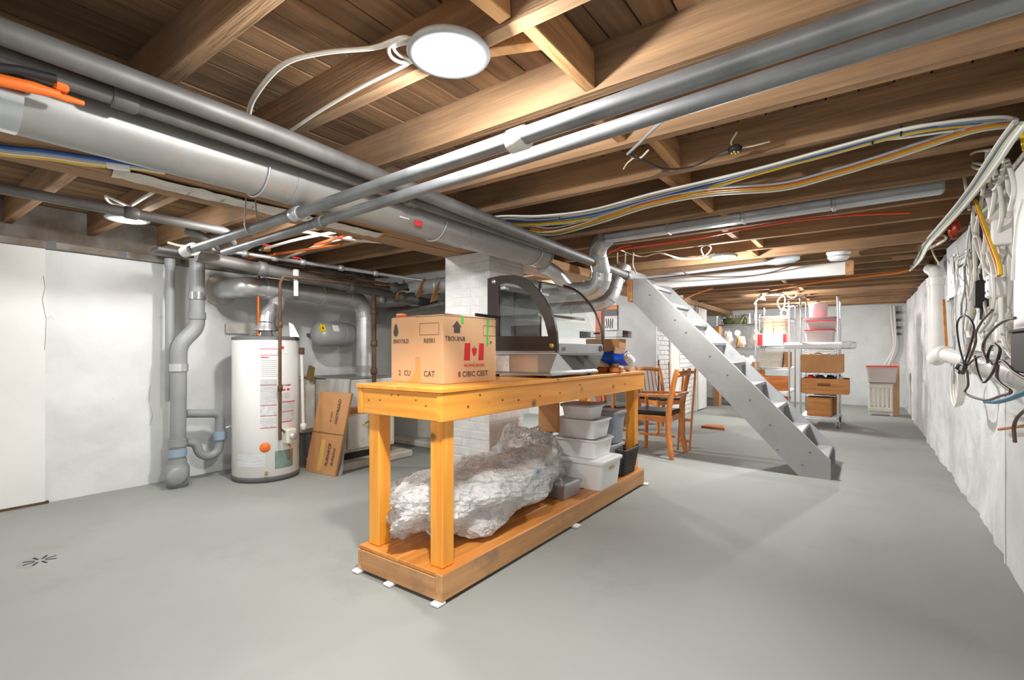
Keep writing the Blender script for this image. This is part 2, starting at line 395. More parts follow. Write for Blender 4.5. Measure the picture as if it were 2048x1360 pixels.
# right wall: near smooth section, far lumpy stone section
wall_right = struct('wall_right', rough_wall(XR+.02, 3.55, YB, 2.05, .026, -1, 300, 80, 8.1, .03), 'stone_plaster')
def nearfn(a, b):
    y = YF+(3.62-YF)*a; z = 2.05*b; p = V((2.2, y, z))
    return V((XR-.008+.006*noise.noise(p*2.5)+.004*noise.noise(p*7), y, z))
part('smooth_render', MB().grid(nearfn, 90, 30), 'plaster', wall_right)
part('render_edge', MB().box(XR-.01, XR+.2, 3.6, 3.625, 0, 2.0), 'plaster', wall_right)
part('backing', MB().box(XR+.16, XR+.4, YF, YB, 0, 2.45), 'plaster', wall_right)
struct('wall_back', MB().box(XL-.3, XR+.4, YB, YB+.2, 0, 2.45), 'plaster')
struct('wall_front', MB().box(XL-.3, XR+.4, YF-.2, YF, 0, 2.45), 'plaster_smooth')
# cross wall behind the furnace, grey partition behind the stairs and the brick wall running back from it
wm = struct('wall_middle', MB().box(XL, -3.15, 4.10, 4.22, 0, 2.2), 'plaster')
part('old_door_panel', MB().box(-4.35, -4.02, 4.07, 4.10, .10, .78, .006), 'old_white', wm)
part('old_door_panel', MB().box(-4.0, -3.55, 4.075, 4.10, .10, 1.3, .006), 'old_white', wm)
part('curb', MB().box(-4.75, -3.2, 3.96, 4.10, 0, .075, .02), 'old_white', wm)
wp = struct('wall_partition', MB().box(XL, -2.6, 7.3, 7.42, 0, 2.2), 'plaster_smooth')
part('grey_board', MB().box(-3.22, -2.585, 7.27, 7.30, .02, 2.1, .003), 'grey_wall', wp)
wb = struct('wall_brick', MB().box(-2.72, -2.606, 7.42, 9.4, 0, 2.2), 'mortar_paint')
bm1 = MB().box(-.016, .012, -.097, .097, -.031, .031, .004).mesh('brick')
bm1.materials.append(M['brick_paint'])
for r in range(27):
    for c in range(11):
        y = 7.3+.1+c*.205-(.1 if r % 2 else 0)
        if y-.097 < 7.30 or y+.097 > 9.42 or 8.05 < y < 8.35: continue
        b = bpy.data.objects.new('brick', bm1); link(b, wb); b.location = (-2.6+random.uniform(-.003, .003), y, .04+r*.075)
struct('door_1', MB().box(-2.62, -2.575, 7.98, 8.40, .01, 1.92, .006), 'white_paint')
part('door_frame', MB().box(-2.63, -2.57, 7.92, 7.98, 0, 1.98, .004).box(-2.63, -2.57, 8.40, 8.46, 0, 1.98, .004), 'old_white', bpy.data.objects['door_1'])
d2 = struct('door_2', MB().box(-2.74, -2.56, 9.4, 9.46, 0, 1.95, .004), 'old_white')
for i in range(4): part('door_plank', MB().box(-2.56-.0, -2.535, 9.46+i*.14, 9.46+i*.14+.13, .02, 1.93, .005), 'white_paint', d2)
struct('wall_side', MB().box(-2.75, -2.62, 9.4, 10.05, 0, 2.2), 'plaster')
# ------------------------------------------------------------------ ceiling: boards, joists, blocking, girder
ceil = struct('ceiling', MB().box(XL-.3, XR+.4, YF-.2, YB+.2, ZS+.028, ZS+.08), 'plank_wood')
PLW = .118
pm = {}
ncol = int((XR+.4-XL+.2)/PLW)
for i in range(ncol):
    x = XL-.2+PLW*(i+.5); y = YF-.2-random.uniform(0, 1.5)
    while y < YB:
        ln = random.choice((1.9, 2.85, 3.8))
        if ln not in pm:
            pm[ln] = MB().box(-PLW/2+.003, PLW/2-.003, 0, ln-.004, -.002, .026, .003).mesh('plank'); pm[ln].materials.append(M['plank_wood'])
        if y+ln > YB+.2: ln2 = None
        o = bpy.data.objects.new('plank', pm[ln]); link(o, ceil); o.location = (x, y, ZS+random.uniform(0, .003)); y += ln
JY = [.70-.475*k for k in range(8, 0, -1)]+[.70+.475*k for k in range(0, 25)]
jm = []
for q in range(3):
    a = MB(); n = 14; x0, x1 = -2.85, XR+.17
    def jf(u, v, x0=x0, x1=x1, q=q): return None
    pts = []
    vs = []; fs = []
    for i in range(n+1):
        x = x0+(x1-x0)*i/n
        w = .004*noise.noise(V((x*1.7, q*5.3, 0))); w2 = .004*noise.noise(V((x*2.3, q*5.3, 4)))
        vs += [V((x, -.05+w2, w)), V((x, w2, w*.6)), V((x, w2, ZS-ZJ+.002)), V((x, -.05+w2, ZS-ZJ+.002))]
    for i in range(n):
        for j in range(4): fs.append((i*4+j, i*4+(j+1) % 4, i*4+4+(j+1) % 4, i*4+4+j))
    fs += [(0, 3, 2, 1), (n*4, n*4+1, n*4+2, n*4+3)]
    a.add(vs, fs); me = a.mesh('joist'); me.materials.append(M['joist_wood']); jm.append(me)
jl = MB().box(XL-.17, -2.75, -.05, 0, 0, ZS-ZJ+.002, .003).mesh('joist'); jl.materials.append(M['joist_wood'])
for i, y in enumerate(JY):
    o = bpy.data.objects.new('joist', jm[i % 3]); link(o, ceil); o.location = (0, y, ZJ+random.uniform(-.003, .003))
    if y < 7.6:
        o = bpy.data.objects.new('joist', jl); link(o, ceil); o.location = (0, y+.055, ZJ-.004)
for i in range(5, len(JY)-1):
    gap = JY[i+1]-JY[i]-.05
    x = (-.9, -.78, -.9, -.86, -.8)[i % 5]
    b = MB().box(-.022, .022, .002, gap-.002, 0, .14, .003).mesh('blocking'); b.materials.append(M['block_wood'])
    o = bpy.data.objects.new('blocking', b); link(o, ceil); o.location = (x, JY[i], ZJ+.012)
    o.rotation_euler = (0, random.uniform(-.1, .1), random.uniform(-.06, .06))
part('blocking', MB().bar((-1.02, 1.18, 2.10), (-.80, 1.34, 2.14), .045, .09, bev=.003), 'block_wood', ceil)
part('girder_board', MB().box(-2.80, -2.56, YF, 3.4, 1.952, ZJ-.004, .004), 'beam_wood', ceil)
part('girder_board', MB().box(-3.02, -2.803, YF, 3.6, 1.946, ZJ-.004, .004), 'beam_wood', ceil)
part('nailer_strip', MB().box(-3.07, -3.022, YF, 3.1, 1.985, ZJ-.004, .004), 'beam_wood', ceil)
part('girder_board', MB().box(-3.0, -2.55, 3.7, YB, 1.96, ZJ-.004, .004), 'beam_wood', ceil)
# scraps of torn paper lining along the girder edge beside the duct
for i in range(9):
    y = .85+i*.16; p = V((-2.73, y, 1.944)); ww = random.uniform(.05, .11)
    def ff(a, b, p=p, ww=ww, i=i): return V((p.x-.15*b, p.y+(a-.5)*.24+.03*b, p.z-.006-.02*b*(1-b)+.012*noise.noise(V((i*3.1, a*3, b*3)))))
    part('paper_scrap', MB().grid(ff, 5, 4), 'old_white', ceil)
# fireplace-like chimney pier of painted brick
pier = thing('brick_pier', 'white painted brick pier carrying the girder behind the workbench', 'pier', (-2.76, 3.40, 0))
part('core', MB().box(-3.0075, -2.5125, 3.1525, 3.6475, 0, 1.945), 'mortar_paint', pier)
bk = MB().box(-.0985, .0985, -.048, .048, -.0325, .0325, .004).mesh('brick'); bk.materials.append(M['brick_paint'])
for r in range(26):
    z = .038+r*.0748
    for sd in range(4):
        for k in range(2):
            u = (-.1505+.2005*k) if r % 2 == 0 else (-.05+.2005*k)
            a = sd*math.pi/2; lx, ly = u, -.202
            b = bpy.data.objects.new('brick', bk); link(b, pier)
            b.location = (lx*math.cos(a)-ly*math.sin(a)+random.uniform(-.002, .002), lx*math.sin(a)+ly*math.cos(a)+random.uniform(-.002, .002), z); b.rotation_euler = (0, 0, a)
# white header board and posts at the stair opening
hb = thing('header_board', 'long white painted board under the joists behind the stair top', 'board', (-1.2, 6.0, 1.889))
part('face', MB().box(-2.25, -.17, 5.98, 6.02, 1.893, 2.024, .003), 'white_paint', hb)
part('end_grain', MB().box(-.17, -.10, 5.97, 6.03, 1.889, 2.03, .003), 'block_wood', hb)
part('cleat', MB().box(-2.25, -.12, 5.985, 6.015, 2.025, 2.047, .003), 'joist_wood', hb)

# ------------------------------------------------------------------ lamps
def puck(label, loc, w=LAMP_W, group='round ceiling lights'):
    t = thing('ceiling_light', label, 'light', loc, group=group)
    part('housing', MB().lathe([(.0, .03), (.06, .03), (.118, .008), (.126, -.004), (.122, -.012), (.085, -.016)], n=40), 'bin_grey', t, local=True)
    part('lens', MB().lathe([(.0, -.020), (.06, -.019), (.086, -.0155)], n=40), 'lamp_lens', t, local=True)
    l = bpy.data.lights.new('lamp', 'POINT'); l.shadow_soft_size = .025; l.energy = w*1.35; l.color = (1, .995, .975)
    o = bpy.data.objects.new('lamp', l); link(o, t); o.location = (0, 0, -.06)
    l = bpy.data.lights.new('lamp', 'AREA'); l.shape = 'DISK'; l.size = .165; l.energy = w*.8; l.color = (1, .995, .975)
    o = bpy.data.objects.new('lamp', l); link(o, t); o.location = (0, 0, -.024)
    return t
p0 = W(898, 105, Z=ZJ-.03); puck('big round ceiling light nearest the viewer, white cable looped beside it', p0)
puck('round ceiling light over the left wall, half hidden by an iron pipe', W(255, 437, Z=ZJ-.03), LAMP_W*.16)
puck('round ceiling light in front of the long white board', W(1447, 512, Z=ZJ-.03))
puck('small distant round ceiling light above the wire shelves', W(1550, 588, Z=ZJ-.03), LAMP_W*.95)
puck('round ceiling light farthest back, behind the tall wire shelf post', W(1583, 611, Z=ZJ-.06), LAMP_W*.75)
puck('added round fill light, unseen behind the brick pier', V((-3.8, 5.6, ZJ-.03)))  # added lamp, unseen, brightens the space past the pier
puck('added round fill light hidden between the joists behind the girder', V((-3.2, 1.86, ZJ+.06)), LAMP_W*.65)  # invented fill lamp, hidden by the girder, lifts the furnace corner
puck('added round fill light out of view behind the viewer on the right', V((-1.1, -2.3, ZJ-.03)), LAMP_W*.8)  # added behind the camera to raise the overall brightness
puck('added round fill light out of view behind the viewer on the left', V((-4.0, -2.3, ZJ-.03)), LAMP_W*.4)  # second added fill behind the camera, dimmer
# ------------------------------------------------------------------ workbench
BX0, BX1, BY0, BY1, BTOP, BDK = -2.09, -1.505, 1.555, 3.965, .955, .138
wbn = thing('workbench', 'long orange pine workbench with open legs and a low boxed shelf', 'workbench', ((BX0+BX1)/2, (BY0+BY1)/2, 0))
tw = (BX1-BX0+.016)/4
for i in range(4): part('top_plank', MB().box(BX0-.008+tw*i+.001, BX0-.008+tw*(i+1)-.001, BY0-.008, BY1+.008, BTOP-.02, BTOP, .002), 'pine_y', wbn)
part('apron_board', MB().box(BX0+.03, BX1-.036, BY0+.004, BY0+.04, .808, BTOP-.021, .003), 'pine_x', wbn)
part('apron_board', MB().box(BX0+.03, BX1-.036, BY1-.04, BY1-.004, .808, BTOP-.021, .003), 'pine_x', wbn)
part('apron_board', MB().box(BX0-.006, BX0+.03, BY0, BY1, .806, BTOP-.021, .003), 'pine_y', wbn)
part('apron_board', MB().box(BX1-.035, BX1, BY0, BY1, .806, BTOP-.021, .003), 'pine_y', wbn)
for lx in (BX0+.031, BX1-.037-.078):
    for ly in (BY0+.042, BY1-.042-.078): part('leg', MB().box(lx, lx+.078, ly, ly+.078, BDK, BTOP-.021, .004), 'pine_z', wbn)
dw = (BX1-BX0)/4
for i in range(4): part('shelf_plank', MB().box(BX0+dw*i+.001, BX0+dw*(i+1)-.001, BY0+.004, BY1, BDK-.02, BDK, .003), 'deck_y', wbn)
part('base_board', MB().box(BX0+.02, BX1-.045, BY0, BY0+.035, .016, BDK-.021, .004), 'base_x', wbn)
part('base_board', MB().box(BX0+.02, BX1-.045, BY1-.035, BY1, .016, BDK-.021, .004), 'base_x', wbn)
part('base_board', MB().box(BX0-.004, BX0+.019, BY0, BY1, .016, BDK-.021, .004), 'base_y', wbn)
part('base_board', MB().box(BX1-.044, BX1, BY0, BY1, .016, BDK-.002, .004), 'base_y', wbn)
for gx, gy in ((BX0, BY0), (BX0+.24, BY0), (BX1-.03, BY0), (BX1, BY1), (BX0, BY1), (BX1, (BY0+BY1)/2)):
    part('foot_glide', MB().box(gx-.02, gx+.03, gy-.025, gy+.03, 0, .016, .005), 'plastic_white', wbn)
for px, py in ((760, 800), (783, 790), (738, 800), (832, 800), (852, 812), (797, 790)):
    p = W(px, py, Y=BY0+.004); part('knot', MB().cbox(p, .011, .004, .008, .0015), 'ink_brown', wbn)
for px, py in ((936, 813), (960, 790), (1005, 800), (1037, 800), (1080, 792), (1120, 786), (1160, 770), (1250, 768)):
    p = W(px, py, X=BX1); part('knot', MB().cbox(p, .004, .013, .011, .0015), 'ink_brown', wbn)

# ------------------------------------------------------------------ moving box on the bench
a = math.radians(-3)
ux = V((math.cos(a), math.sin(a), 0)); uy = V((-math.sin(a), math.cos(a), 0)); UZ = V((0, 0, 1))
BW, BL, BH = .405, .40, .338
nc = V((-1.69, 1.752, BTOP+.001))          # near corner
bc = nc-ux*BW/2+uy*BL/2
bx = thing('moving_box', 'big printed cardboard moving box on the near end of the workbench', 'box', bc, a)
tk = .005
def bp(x, y, z): return nc+ux*x+uy*y+UZ*z     # x in -BW..0, y in 0..BL
def panel(name, x0, x1, y0, y1, z0, z1, m='cardboard'):
    return part(name, MB().box(x0, x1, y0, y1, z0, z1, .0015, Matrix.Translation(nc) @ Matrix.Rotation(a, 4, 'Z')), m, bx)
panel('side_panel', -BW, 0, 0, tk, 0, BH); panel('side_panel', -BW, 0, BL-tk, BL, 0, BH)
panel('side_panel', -tk, 0, tk, BL-tk, 0, BH); panel('side_panel', -BW, -BW+tk, tk, BL-tk, 0, BH); panel('bottom', -BW+tk, -tk, tk, BL-tk, 0, tk)
panel('top_flap', -BW+.002, -BW/2, .002, BL-.002, BH, BH+.006); panel('top_flap', -BW/2+.002, -.002, .002, BL-.002, BH+.002, BH+.008)
part('tape', MB().box(-BW/2-.03, -BW/2+.03, -.002, BL*.9, BH+.008, BH+.010, 0, Matrix.Translation(nc) @ Matrix.Rotation(a, 4, 'Z')), 'kraft_tape', bx)
def F1(u, z, lift=.001): return bp(-BW*(1-u), -lift, z)           # left (front) face, u 0..1
def F2(u, z, lift=.001): return bp(lift, BL*u, z)                 # right face
def decal(fn, pts, m, name='print', lift=.0012, par=None):
    q = [fn(u, z, lift) for u, z in pts]
    return part(name, MB().add(q, [tuple(range(len(q)))]), m, par or bx)
decal(F1, [(.10+.05*math.cos(t)*(1 if math.sin(t) < .2 else .75), .268+.028*math.sin(t)*(1 if math.sin(t) < 0 else 1.5)) for t in [i*math.pi/8 for i in range(16)]], 'ink_grey')
def outline(fn, u0, u1, z0, z1, m, w=.0022, du=.006):
    for q in ([(u0, z0), (u1, z0), (u1, z0+w), (u0, z0+w)], [(u0, z1-w), (u1, z1-w), (u1, z1), (u0, z1)], [(u0, z0), (u0+du, z0), (u0+du, z1), (u0, z1)], [(u1-du, z0), (u1, z0), (u1, z1), (u1-du, z1)]): decal(fn, q, m, 'print_frame')
outline(F1, .58, .94, .245, .305, 'ink_brown')
text('ENOTILD', F1(.05, .205), ux, UZ, .022, 'ink_grey', bx); text('R0301', F1(.66, .205), ux, UZ, .024, 'ink_grey', bx)
text('2', F1(.16, .035), ux, UZ, .028, 'ink_grey', bx); text('CU', F1(.27, .035), ux, UZ, .028, 'ink_grey', bx); text('CAT', F1(.66, .035), ux, UZ, .030, 'ink_grey', bx)
text('TBOUINB', F2(.03, .215), uy, UZ, .024, 'ink_grey', bx)
decal(F2, [(.19, .255), (.30, .255), (.30, .285), (.33, .285), (.245, .318), (.16, .285), (.19, .285)], 'ink_grey')
outline(F2, .74, .995, .245, .302, 'ink_brown')
decal(F2, [(.37, .115), (.48, .115), (.49, .205), (.385, .205)], 'ink_red'); decal(F2, [(.64, .115), (.745, .115), (.755, .205), (.66, .205)], 'ink_red')
decal(F2, [(.555, .135), (.575, .14), (.61, .158), (.615, .175), (.595, .182), (.575, .176), (.565, .196), (.553, .178), (.53, .182), (.515, .172), (.525, .155)], 'ink_red')
text('MOVING BOXES', F2(.37, .082), uy, UZ, .015, 'ink_red', bx)
text('8 CIBIC CEET', F2(.26, .032), uy, UZ, .028, 'ink_grey', bx); text('JB', F2(.87, .205), uy, UZ, .013, 'ink_grey', bx)
decal(F2, [(.315, .305), (.36, .303), (.365, .345), (.33, .345)], 'tape_green', 'tape', .002); decal(F2, [(.80, .19), (.835, .19), (.85, .34), (.815, .342)], 'tape_green', 'tape', .002)
decal(F1, [(.34, .0), (.60, .0), (.58, .13), (.50, .135), (.50, .06)], 'kraft_tape', 'tape', .002)
part('tape_scrap', MB().grid(lambda u, v: bp(-.05+.09*u-.045, .02+.13*v, BH+.012+.008*noise.noise(V((u*4, v*4, 1)))), 4, 5), 'kraft_tape', bx)
single('marker_pen', MB().tube([bp(-.03, .27, BH+.022), bp(-.005, .44, BH+.014)], [.009, .008], 8), 'plastic_black', 'black marker pen lying on the far edge of the moving box', 'pen')
ob = thing('utility_knife', 'orange utility knife on the left corner of the moving box', 'knife', bp(-BW+.03, .04, BH+.009), a)
part('handle', MB().cbox(bp(-BW+.035, .04, BH+.020), .07, .022, .018, .004, a), 'plastic_orange', ob); part('blade', MB().cbox(bp(-BW+.008, .04, BH+.018), .03, .003, .012, 0, a), 'chrome', ob)

# ------------------------------------------------------------------ curved display case
DY0, DY1 = 2.50, 3.13
dc = thing('display_case', 'curved clear pastry display case with black end frame on the workbench', 'display case', (-1.74, (DY0+DY1)/2, BTOP))
outer = [W(x, y, Y=DY0) for x, y in ((975, 702), (975, 557), (1000, 551), (1028, 550), (1046, 556), (1062, 566), (1076, 580), (1089, 597), (1100, 618), (1108, 640), (1113, 662), (1115, 702))]
inner = [W(x, y, Y=DY0) for x, y in ((997, 672), (997, 569), (1008, 566), (1022, 566), (1036, 571), (1049, 580), (1060, 591), (1071, 606), (1081, 624), (1089, 643), (1096, 672), (1096, 672.5))]
def frame_ring(o, i, y, th):
    mb = MB(); n = len(o)
    A = [V((p.x, y, p.z)) for p in o]; B = [V((p.x, y, p.z)) for p in i]; A2 = [p+V((0, th, 0)) for p in A]; B2 = [p+V((0, th, 0)) for p in B]
    vs = A+B+A2+B2; fs = []
    for k in range(n):
        l = (k+1) % n
        fs += [(k, l, n+l, n+k), (2*n+k, 3*n+k, 3*n+l, 2*n+l), (k, 2*n+k, 2*n+l, l), (n+k, n+l, 3*n+l, 3*n+k)]
    return mb.add(vs, fs)
part('end_frame', frame_ring(outer, inner, DY0, .018), 'frame_black', dc)
part('end_rim', MB().tube([V((p.x, DY1-.009, p.z)) for p in crom(outer[3:], 4)], .008, 8), 'frame_black', dc)
part('end_post', MB().box(outer[1].x, outer[1].x+.02, DY1-.018, DY1, outer[0].z, outer[1].z, .002), 'frame_black', dc)
part('end_pane', MB().prism([V((p.x, DY0+.006, p.z)) for p in inner[:-1]], (0, .005, 0)), 'glass', dc)
part('end_pane', MB().prism([V((p.x, DY1-.011, p.z)) for p in inner[:-1]], (0, .005, 0)), 'glass', dc)
arc = crom(outer[3:], 4); A = [V((p.x, DY0+.018, p.z)) for p in arc]; B = [V((p.x, DY1-.018, p.z)) for p in arc]
part('curved_pane', MB().strip(A, B, True).strip([p+V((-.004, 0, -.004)) for p in A], [p+V((-.004, 0, -.004)) for p in B], True), 'glass', dc)
tp = [outer[2], outer[3]]
part('top_panel', MB().box(outer[1].x, outer[3].x, DY0+.018, DY1-.018, outer[3].z-.012, outer[3].z, .003), 'acrylic', dc)
part('back_rail', MB().box(outer[1].x, outer[1].x+.014, DY0+.018, DY1-.018, 1.12, 1.15, .002), 'steel_plate', dc)
part('back_rail', MB().box(outer[1].x, outer[1].x+.014, DY0+.018, DY1-.018, 1.53, 1.555, .002), 'steel_plate', dc)
part('sliding_door', MB().box(outer[1].x+.003, outer[1].x+.008, DY0+.02, (DY0+DY1)/2+.02, 1.15, 1.53), 'acrylic', dc)
part('sliding_door', MB().box(outer[1].x+.010, outer[1].x+.015, (DY0+DY1)/2-.02, DY1-.02, 1.15, 1.53), 'acrylic', dc)
part('inner_shelf', MB().box(outer[1].x+.02, -1.62, DY0+.02, DY1-.02, 1.34, 1.347), 'glass', dc)
part('shelf_rail', MB().box(-1.625, -1.615, DY0+.02, DY1-.02, 1.334, 1.352, .002), 'chrome', dc)
part('light_bar', MB().box(outer[1].x+.06, outer[1].x+.11, DY0+.04, DY1-.04, 1.52, 1.545, .004), 'plastic_white', dc)
fx = outer[-1].x
part('front_bar', MB().box(fx-.02, fx+.002, DY0+.019, DY1-.005, 1.105, 1.165, .003), 'steel_plate', dc)
part('floor_tray', MB().box(outer[0].x, fx-.02, DY0, DY1, 1.108, 1.122, .002), 'steel_plate', dc)
bs = [V((outer[0].x, DY0, .985)), V((fx-.055, DY0, .985)), V((fx-.002, DY0, 1.107)), V((outer[0].x, DY0, 1.107))]
part('base_cabinet', MB().prism(bs, (0, DY1-DY0, 0)), 'acrylic', dc)
part('inner_core', MB().box(outer[0].x+.03, fx-.16, DY0+.03, DY1-.03, .986, 1.10, .004), 'cardboard', dc)
part('base_plinth', MB().box(outer[0].x, fx-.04, DY0+.005, DY1-.005, .970, .985, .002), 'steel_plate', dc)
part('notice_sheet', MB().box(-1.99, -1.83, DY0-.002, DY0-.001, .99, 1.09), 'paper_grey', dc)
for q in ((988, 563), (1104, 691)):
    p = W(*q, Y=DY0); part('bolt', MB().lathe([(0, .012), (.010, .012), (.017, .005), (.018, 0)], p, 18, Matrix.Rotation(math.pi/2, 4, 'X')), 'chrome' if q[0] < 1000 else 'brass', dc)
p = V((fx+.002, DY1-.06, 1.135)); part('ring_lock', MB().tube([p+V((.003, .017*math.cos(t), .017*math.sin(t))) for t in [i*math.pi/9 for i in range(18)]], .003, 6, closed=True), 'ink_grey', dc)
text('LO', V((fx+.002, DY0+.05, 1.122)), (0, 1, 0), UZ, .022, 'ink_grey', dc)
for x in (outer[0].x+.04, fx-.09):
    for y in (DY0+.05, DY1-.05): part('foot', MB().lathe([(.016, 0), (.016, .016), (.0, .016)], V((x, y, BTOP)), 12), 'rubber_grey', dc)

# ------------------------------------------------------------------ clutter on the far end of the bench
for i in range(6):
    x = -1.96+.082*i; single('wood_block', MB().cbox((x, 3.50+random.uniform(-.02, .02), BTOP+.021), .07, .16, .038, .006, random.uniform(-.2, .2)), 'orange_wood', ('first', 'second', 'third', 'fourth', 'fifth', 'last')[i]+' orange wood block from the left in the row at the bench end', 'block', 'wood blocks on the workbench')
def open_box(name, c, sx, sy, sz, m, label, cat='box', rz=0, group=None, flaps=True, t=.005, tilt=None, flapm=None):
    mm = Matrix.Translation(c) @ Matrix.Rotation(rz, 4, 'Z')
    if tilt is not None: mm = Matrix.Translation(c) @ tilt @ Matrix.Rotation(rz, 4, 'Z')
    o = thing(name, label, cat, c, 0, group)
    for x0, x1, y0, y1 in ((-sx/2, sx/2, -sy/2, -sy/2+t), (-sx/2, sx/2, sy/2-t, sy/2), (-sx/2, -sx/2+t, -sy/2+t, sy/2-t), (sx/2-t, sx/2, -sy/2+t, sy/2-t)):
        part('side', MB().box(x0, x1, y0, y1, 0, sz, .0012, mm), m, o)
    part('bottom', MB().box(-sx/2+t, sx/2-t, -sy/2+t, sy/2-t, 0, t, 0, mm), m, o)
    if flaps:
        for s in (-1, 1):
            A = [mm @ V((s*sx/2, -sy/2, sz)), mm @ V((s*sx/2, sy/2, sz)), mm @ V((s*(sx/2+.07), sy/2-.01, sz+.03)), mm @ V((s*(sx/2+.07), -sy/2+.01, sz+.03))]
            part('flap', MB().prism(A, (0, 0, .004)), flapm or m, o)
    return o
Rx = lambda d: Matrix.Rotation(math.radians(d), 4, 'X')
Ry = lambda d: Matrix.Rotation(math.radians(d), 4, 'Y')
open_box('cardboard_tray', (-1.69, 3.62, 1.115), .27, .20, .10, 'cardboard_brown', 'brown cardboard tray on top of the blue cloth beside the display case', rz=.15, flaps=False)
open_box('acrylic_tray', (-1.71, 3.66, 1.225), .36, .24, .055, 'glass', 'clear acrylic tray resting on the brown cardboard tray', 'tray', .1, flaps=False, t=.006)
single('scissors_case', MB().cbox((-1.76, 3.60, 1.262), .05, .03, .014, .004), 'plastic_black', 'tiny black clip lying in the clear acrylic tray', 'clip')
mb = MB()
def bl(u, v):
    x = -1.84+.37*u; w = v*2-1
    y = 3.60-.155*math.cos(w*1.25)-.012*math.sin(u*23+v*3)
    return V((x, y, 1.075+.05*w+.022*math.sin(u*6+1)*(1-v)-.03*max(0, u-.7)*3*(1-v)+.012*noise.noise(V((u*7, v*5, 2)))))
single('blue_cloth', mb.grid(bl, 26, 14), 'cloth_blue', 'crumpled bright blue cloth under the cardboard tray on the workbench', 'cloth')
single('cardboard_wedge', MB().prism([V((-1.86, 3.40, BTOP+.045)), V((-1.60, 3.40, BTOP+.045)), V((-1.68, 3.40, 1.08)), V((-1.80, 3.40, 1.09))], (0, .16, 0)), 'cardboard', 'folded cardboard piece standing below the blue cloth', 'cardboard')
single('cardboard_cup', MB().lathe([(.025, 0), (.028, .0), (.045, .15), (.042, .15), (.024, .005)], (-1.57, 3.52, BTOP+.045), 16, Ry(18)), 'cardboard', 'tan paper cup leaning under the end of the blue cloth', 'cup')
single('crumpled_paper', MB().blob((-1.55, 3.74, BTOP+.075), (.045, .06, .07), 3, .5, 3, 18, 12), 'paper_white', 'crumpled white paper at the far corner of the workbench', 'paper')
single('crumpled_paper', MB().blob((-1.63, 3.60, BTOP+.06), (.04, .04, .045), 5, .5, 3, 18, 12), 'paper_white', 'crumpled white paper beside the tan paper cup', 'paper')

# ------------------------------------------------------------------ lower shelf: wrapped bundles, bins, basket
def bundle(name, label, c, r, m, seed, amp, ridg, rz=0, nu=96, nv=64):
    t = thing(name, label, 'bundle', (c[0], c[1], BDK))
    part('wrap', MB().blob(c, r, seed, amp, 2.2, nu, nv, BDK+.004, ridg, rz, .045), m, t); return t
b1 = bundle('wrapped_bundle', 'large lumpy bundle in bubble wrap filling the near half of the shelf', (-1.80, 2.20, .325), (.27, .60, .185), 'bubble_film', 2, .28, .035)
part('core', MB().blob((-1.80, 2.20, .315), (.245, .555, .162), 2, .28, 2.2, 64, 40, BDK+.008, .03), 'core_white', b1)
part('blue_tape', MB().cbox((-1.545, 2.40, .40), .006, .035, .06, .001, .1), 'tape_blue', b1)
b2 = bundle('wrapped_bundle', 'taller clear plastic wrapped bundle behind the bubble wrap', (-1.87, 2.72, .36), (.22, .34, .24), 'thin_film', 9, .35, .06, .2)
part('core', MB().blob((-1.87, 2.74, .33), (.18, .27, .18), 9, .35, 2.2, 48, 32, BDK+.01, .05, .2), 'core_white', b2)
b3 = bundle('wrapped_bundle', 'small loose end of clear plastic at the near left leg', (-2.02, 1.78, .27), (.09, .12, .13), 'thin_film', 12, .4, .15, 0, 48, 32)
def bin_(name, label, x0, x1, y0, y1, z0, h, m='bin_white', lid=None, taper=.02, handle=False, cat='bin', group=None, r=.03):
    c = V(((x0+x1)/2, (y0+y1)/2, z0)); t = thing(name, label, cat, c, 0, group); sx, sy = x1-x0, y1-y0
    def ring(ex, z): return [V((c.x+p[0], c.y+p[1], z)) for p in rounded(0, 0, sx+2*ex, sy+2*ex, r, 4)]
    mb = MB(); rings = [ring(-taper, z0), ring(0, z0+h), ring(.008, z0+h), ring(.008, z0+h-.012)]
    rin = [ring(-.006, z0+h), ring(-taper-.006, z0+.006)]
    n = len(rings[0])
    def loft(seq):
        for A, B in zip(seq, seq[1:]): mb.add(A+B, [(i, (i+1) % n, n+(i+1) % n, n+i) for i in range(n)], True)
    loft(rings); loft(rin); mb.add(rings[0], [tuple(range(n))[::-1]]); mb.add(rin[1], [tuple(range(n))])
    mb.add(rings[2]+rin[0], [(i, (i+1) % n, n+(i+1) % n, n+i) for i in range(n)])
    part('tub', mb, m, t)
    if lid:
        l2 = MB(); lo = ring(.010, z0+h-.006); hi = ring(.010, z0+h+.008); hi2 = ring(-.008, z0+h+.014)
        for A, B in ((lo, hi), (hi, hi2)): l2.add(A+B, [(i, (i+1) % n, n+(i+1) % n, n+i) for i in range(n)], True)
        l2.add(hi2, [tuple(range(n))]); part('lid', l2, lid, t)
    if handle:
        hp = [V((x1+.001-taper*.28, c.y+q[0], z0+h*.72+q[1])) for q in rounded(0, 0, .085, .026, .012, 4)]
        part('handle_slot', MB().prism(hp, (.0025, 0, 0)), 'cardboard', t)
    return t
g = 'white storage bins stacked on the workbench shelf'
bin_('storage_bin', 'largest white storage bin with handle slot, bottom of the stack', -1.86, -1.485, 3.11, 3.46, BDK+.001, .195, lid='bin_white', handle=True, group=g)
bin_('storage_bin', 'white storage bin second from the bottom of the stack', -1.90, -1.545, 3.14, 3.45, .350, .135, handle=False, group=g)
bin_('storage_bin', 'white storage bin third from the bottom of the stack', -1.90, -1.56, 3.155, 3.44, .487, .135, group=g)
bin_('storage_bin', 'small white storage bin with a grey lid topping the stack', -1.855, -1.60, 3.18, 3.40, .624, .095, lid='bin_grey', group=g, taper=.015)
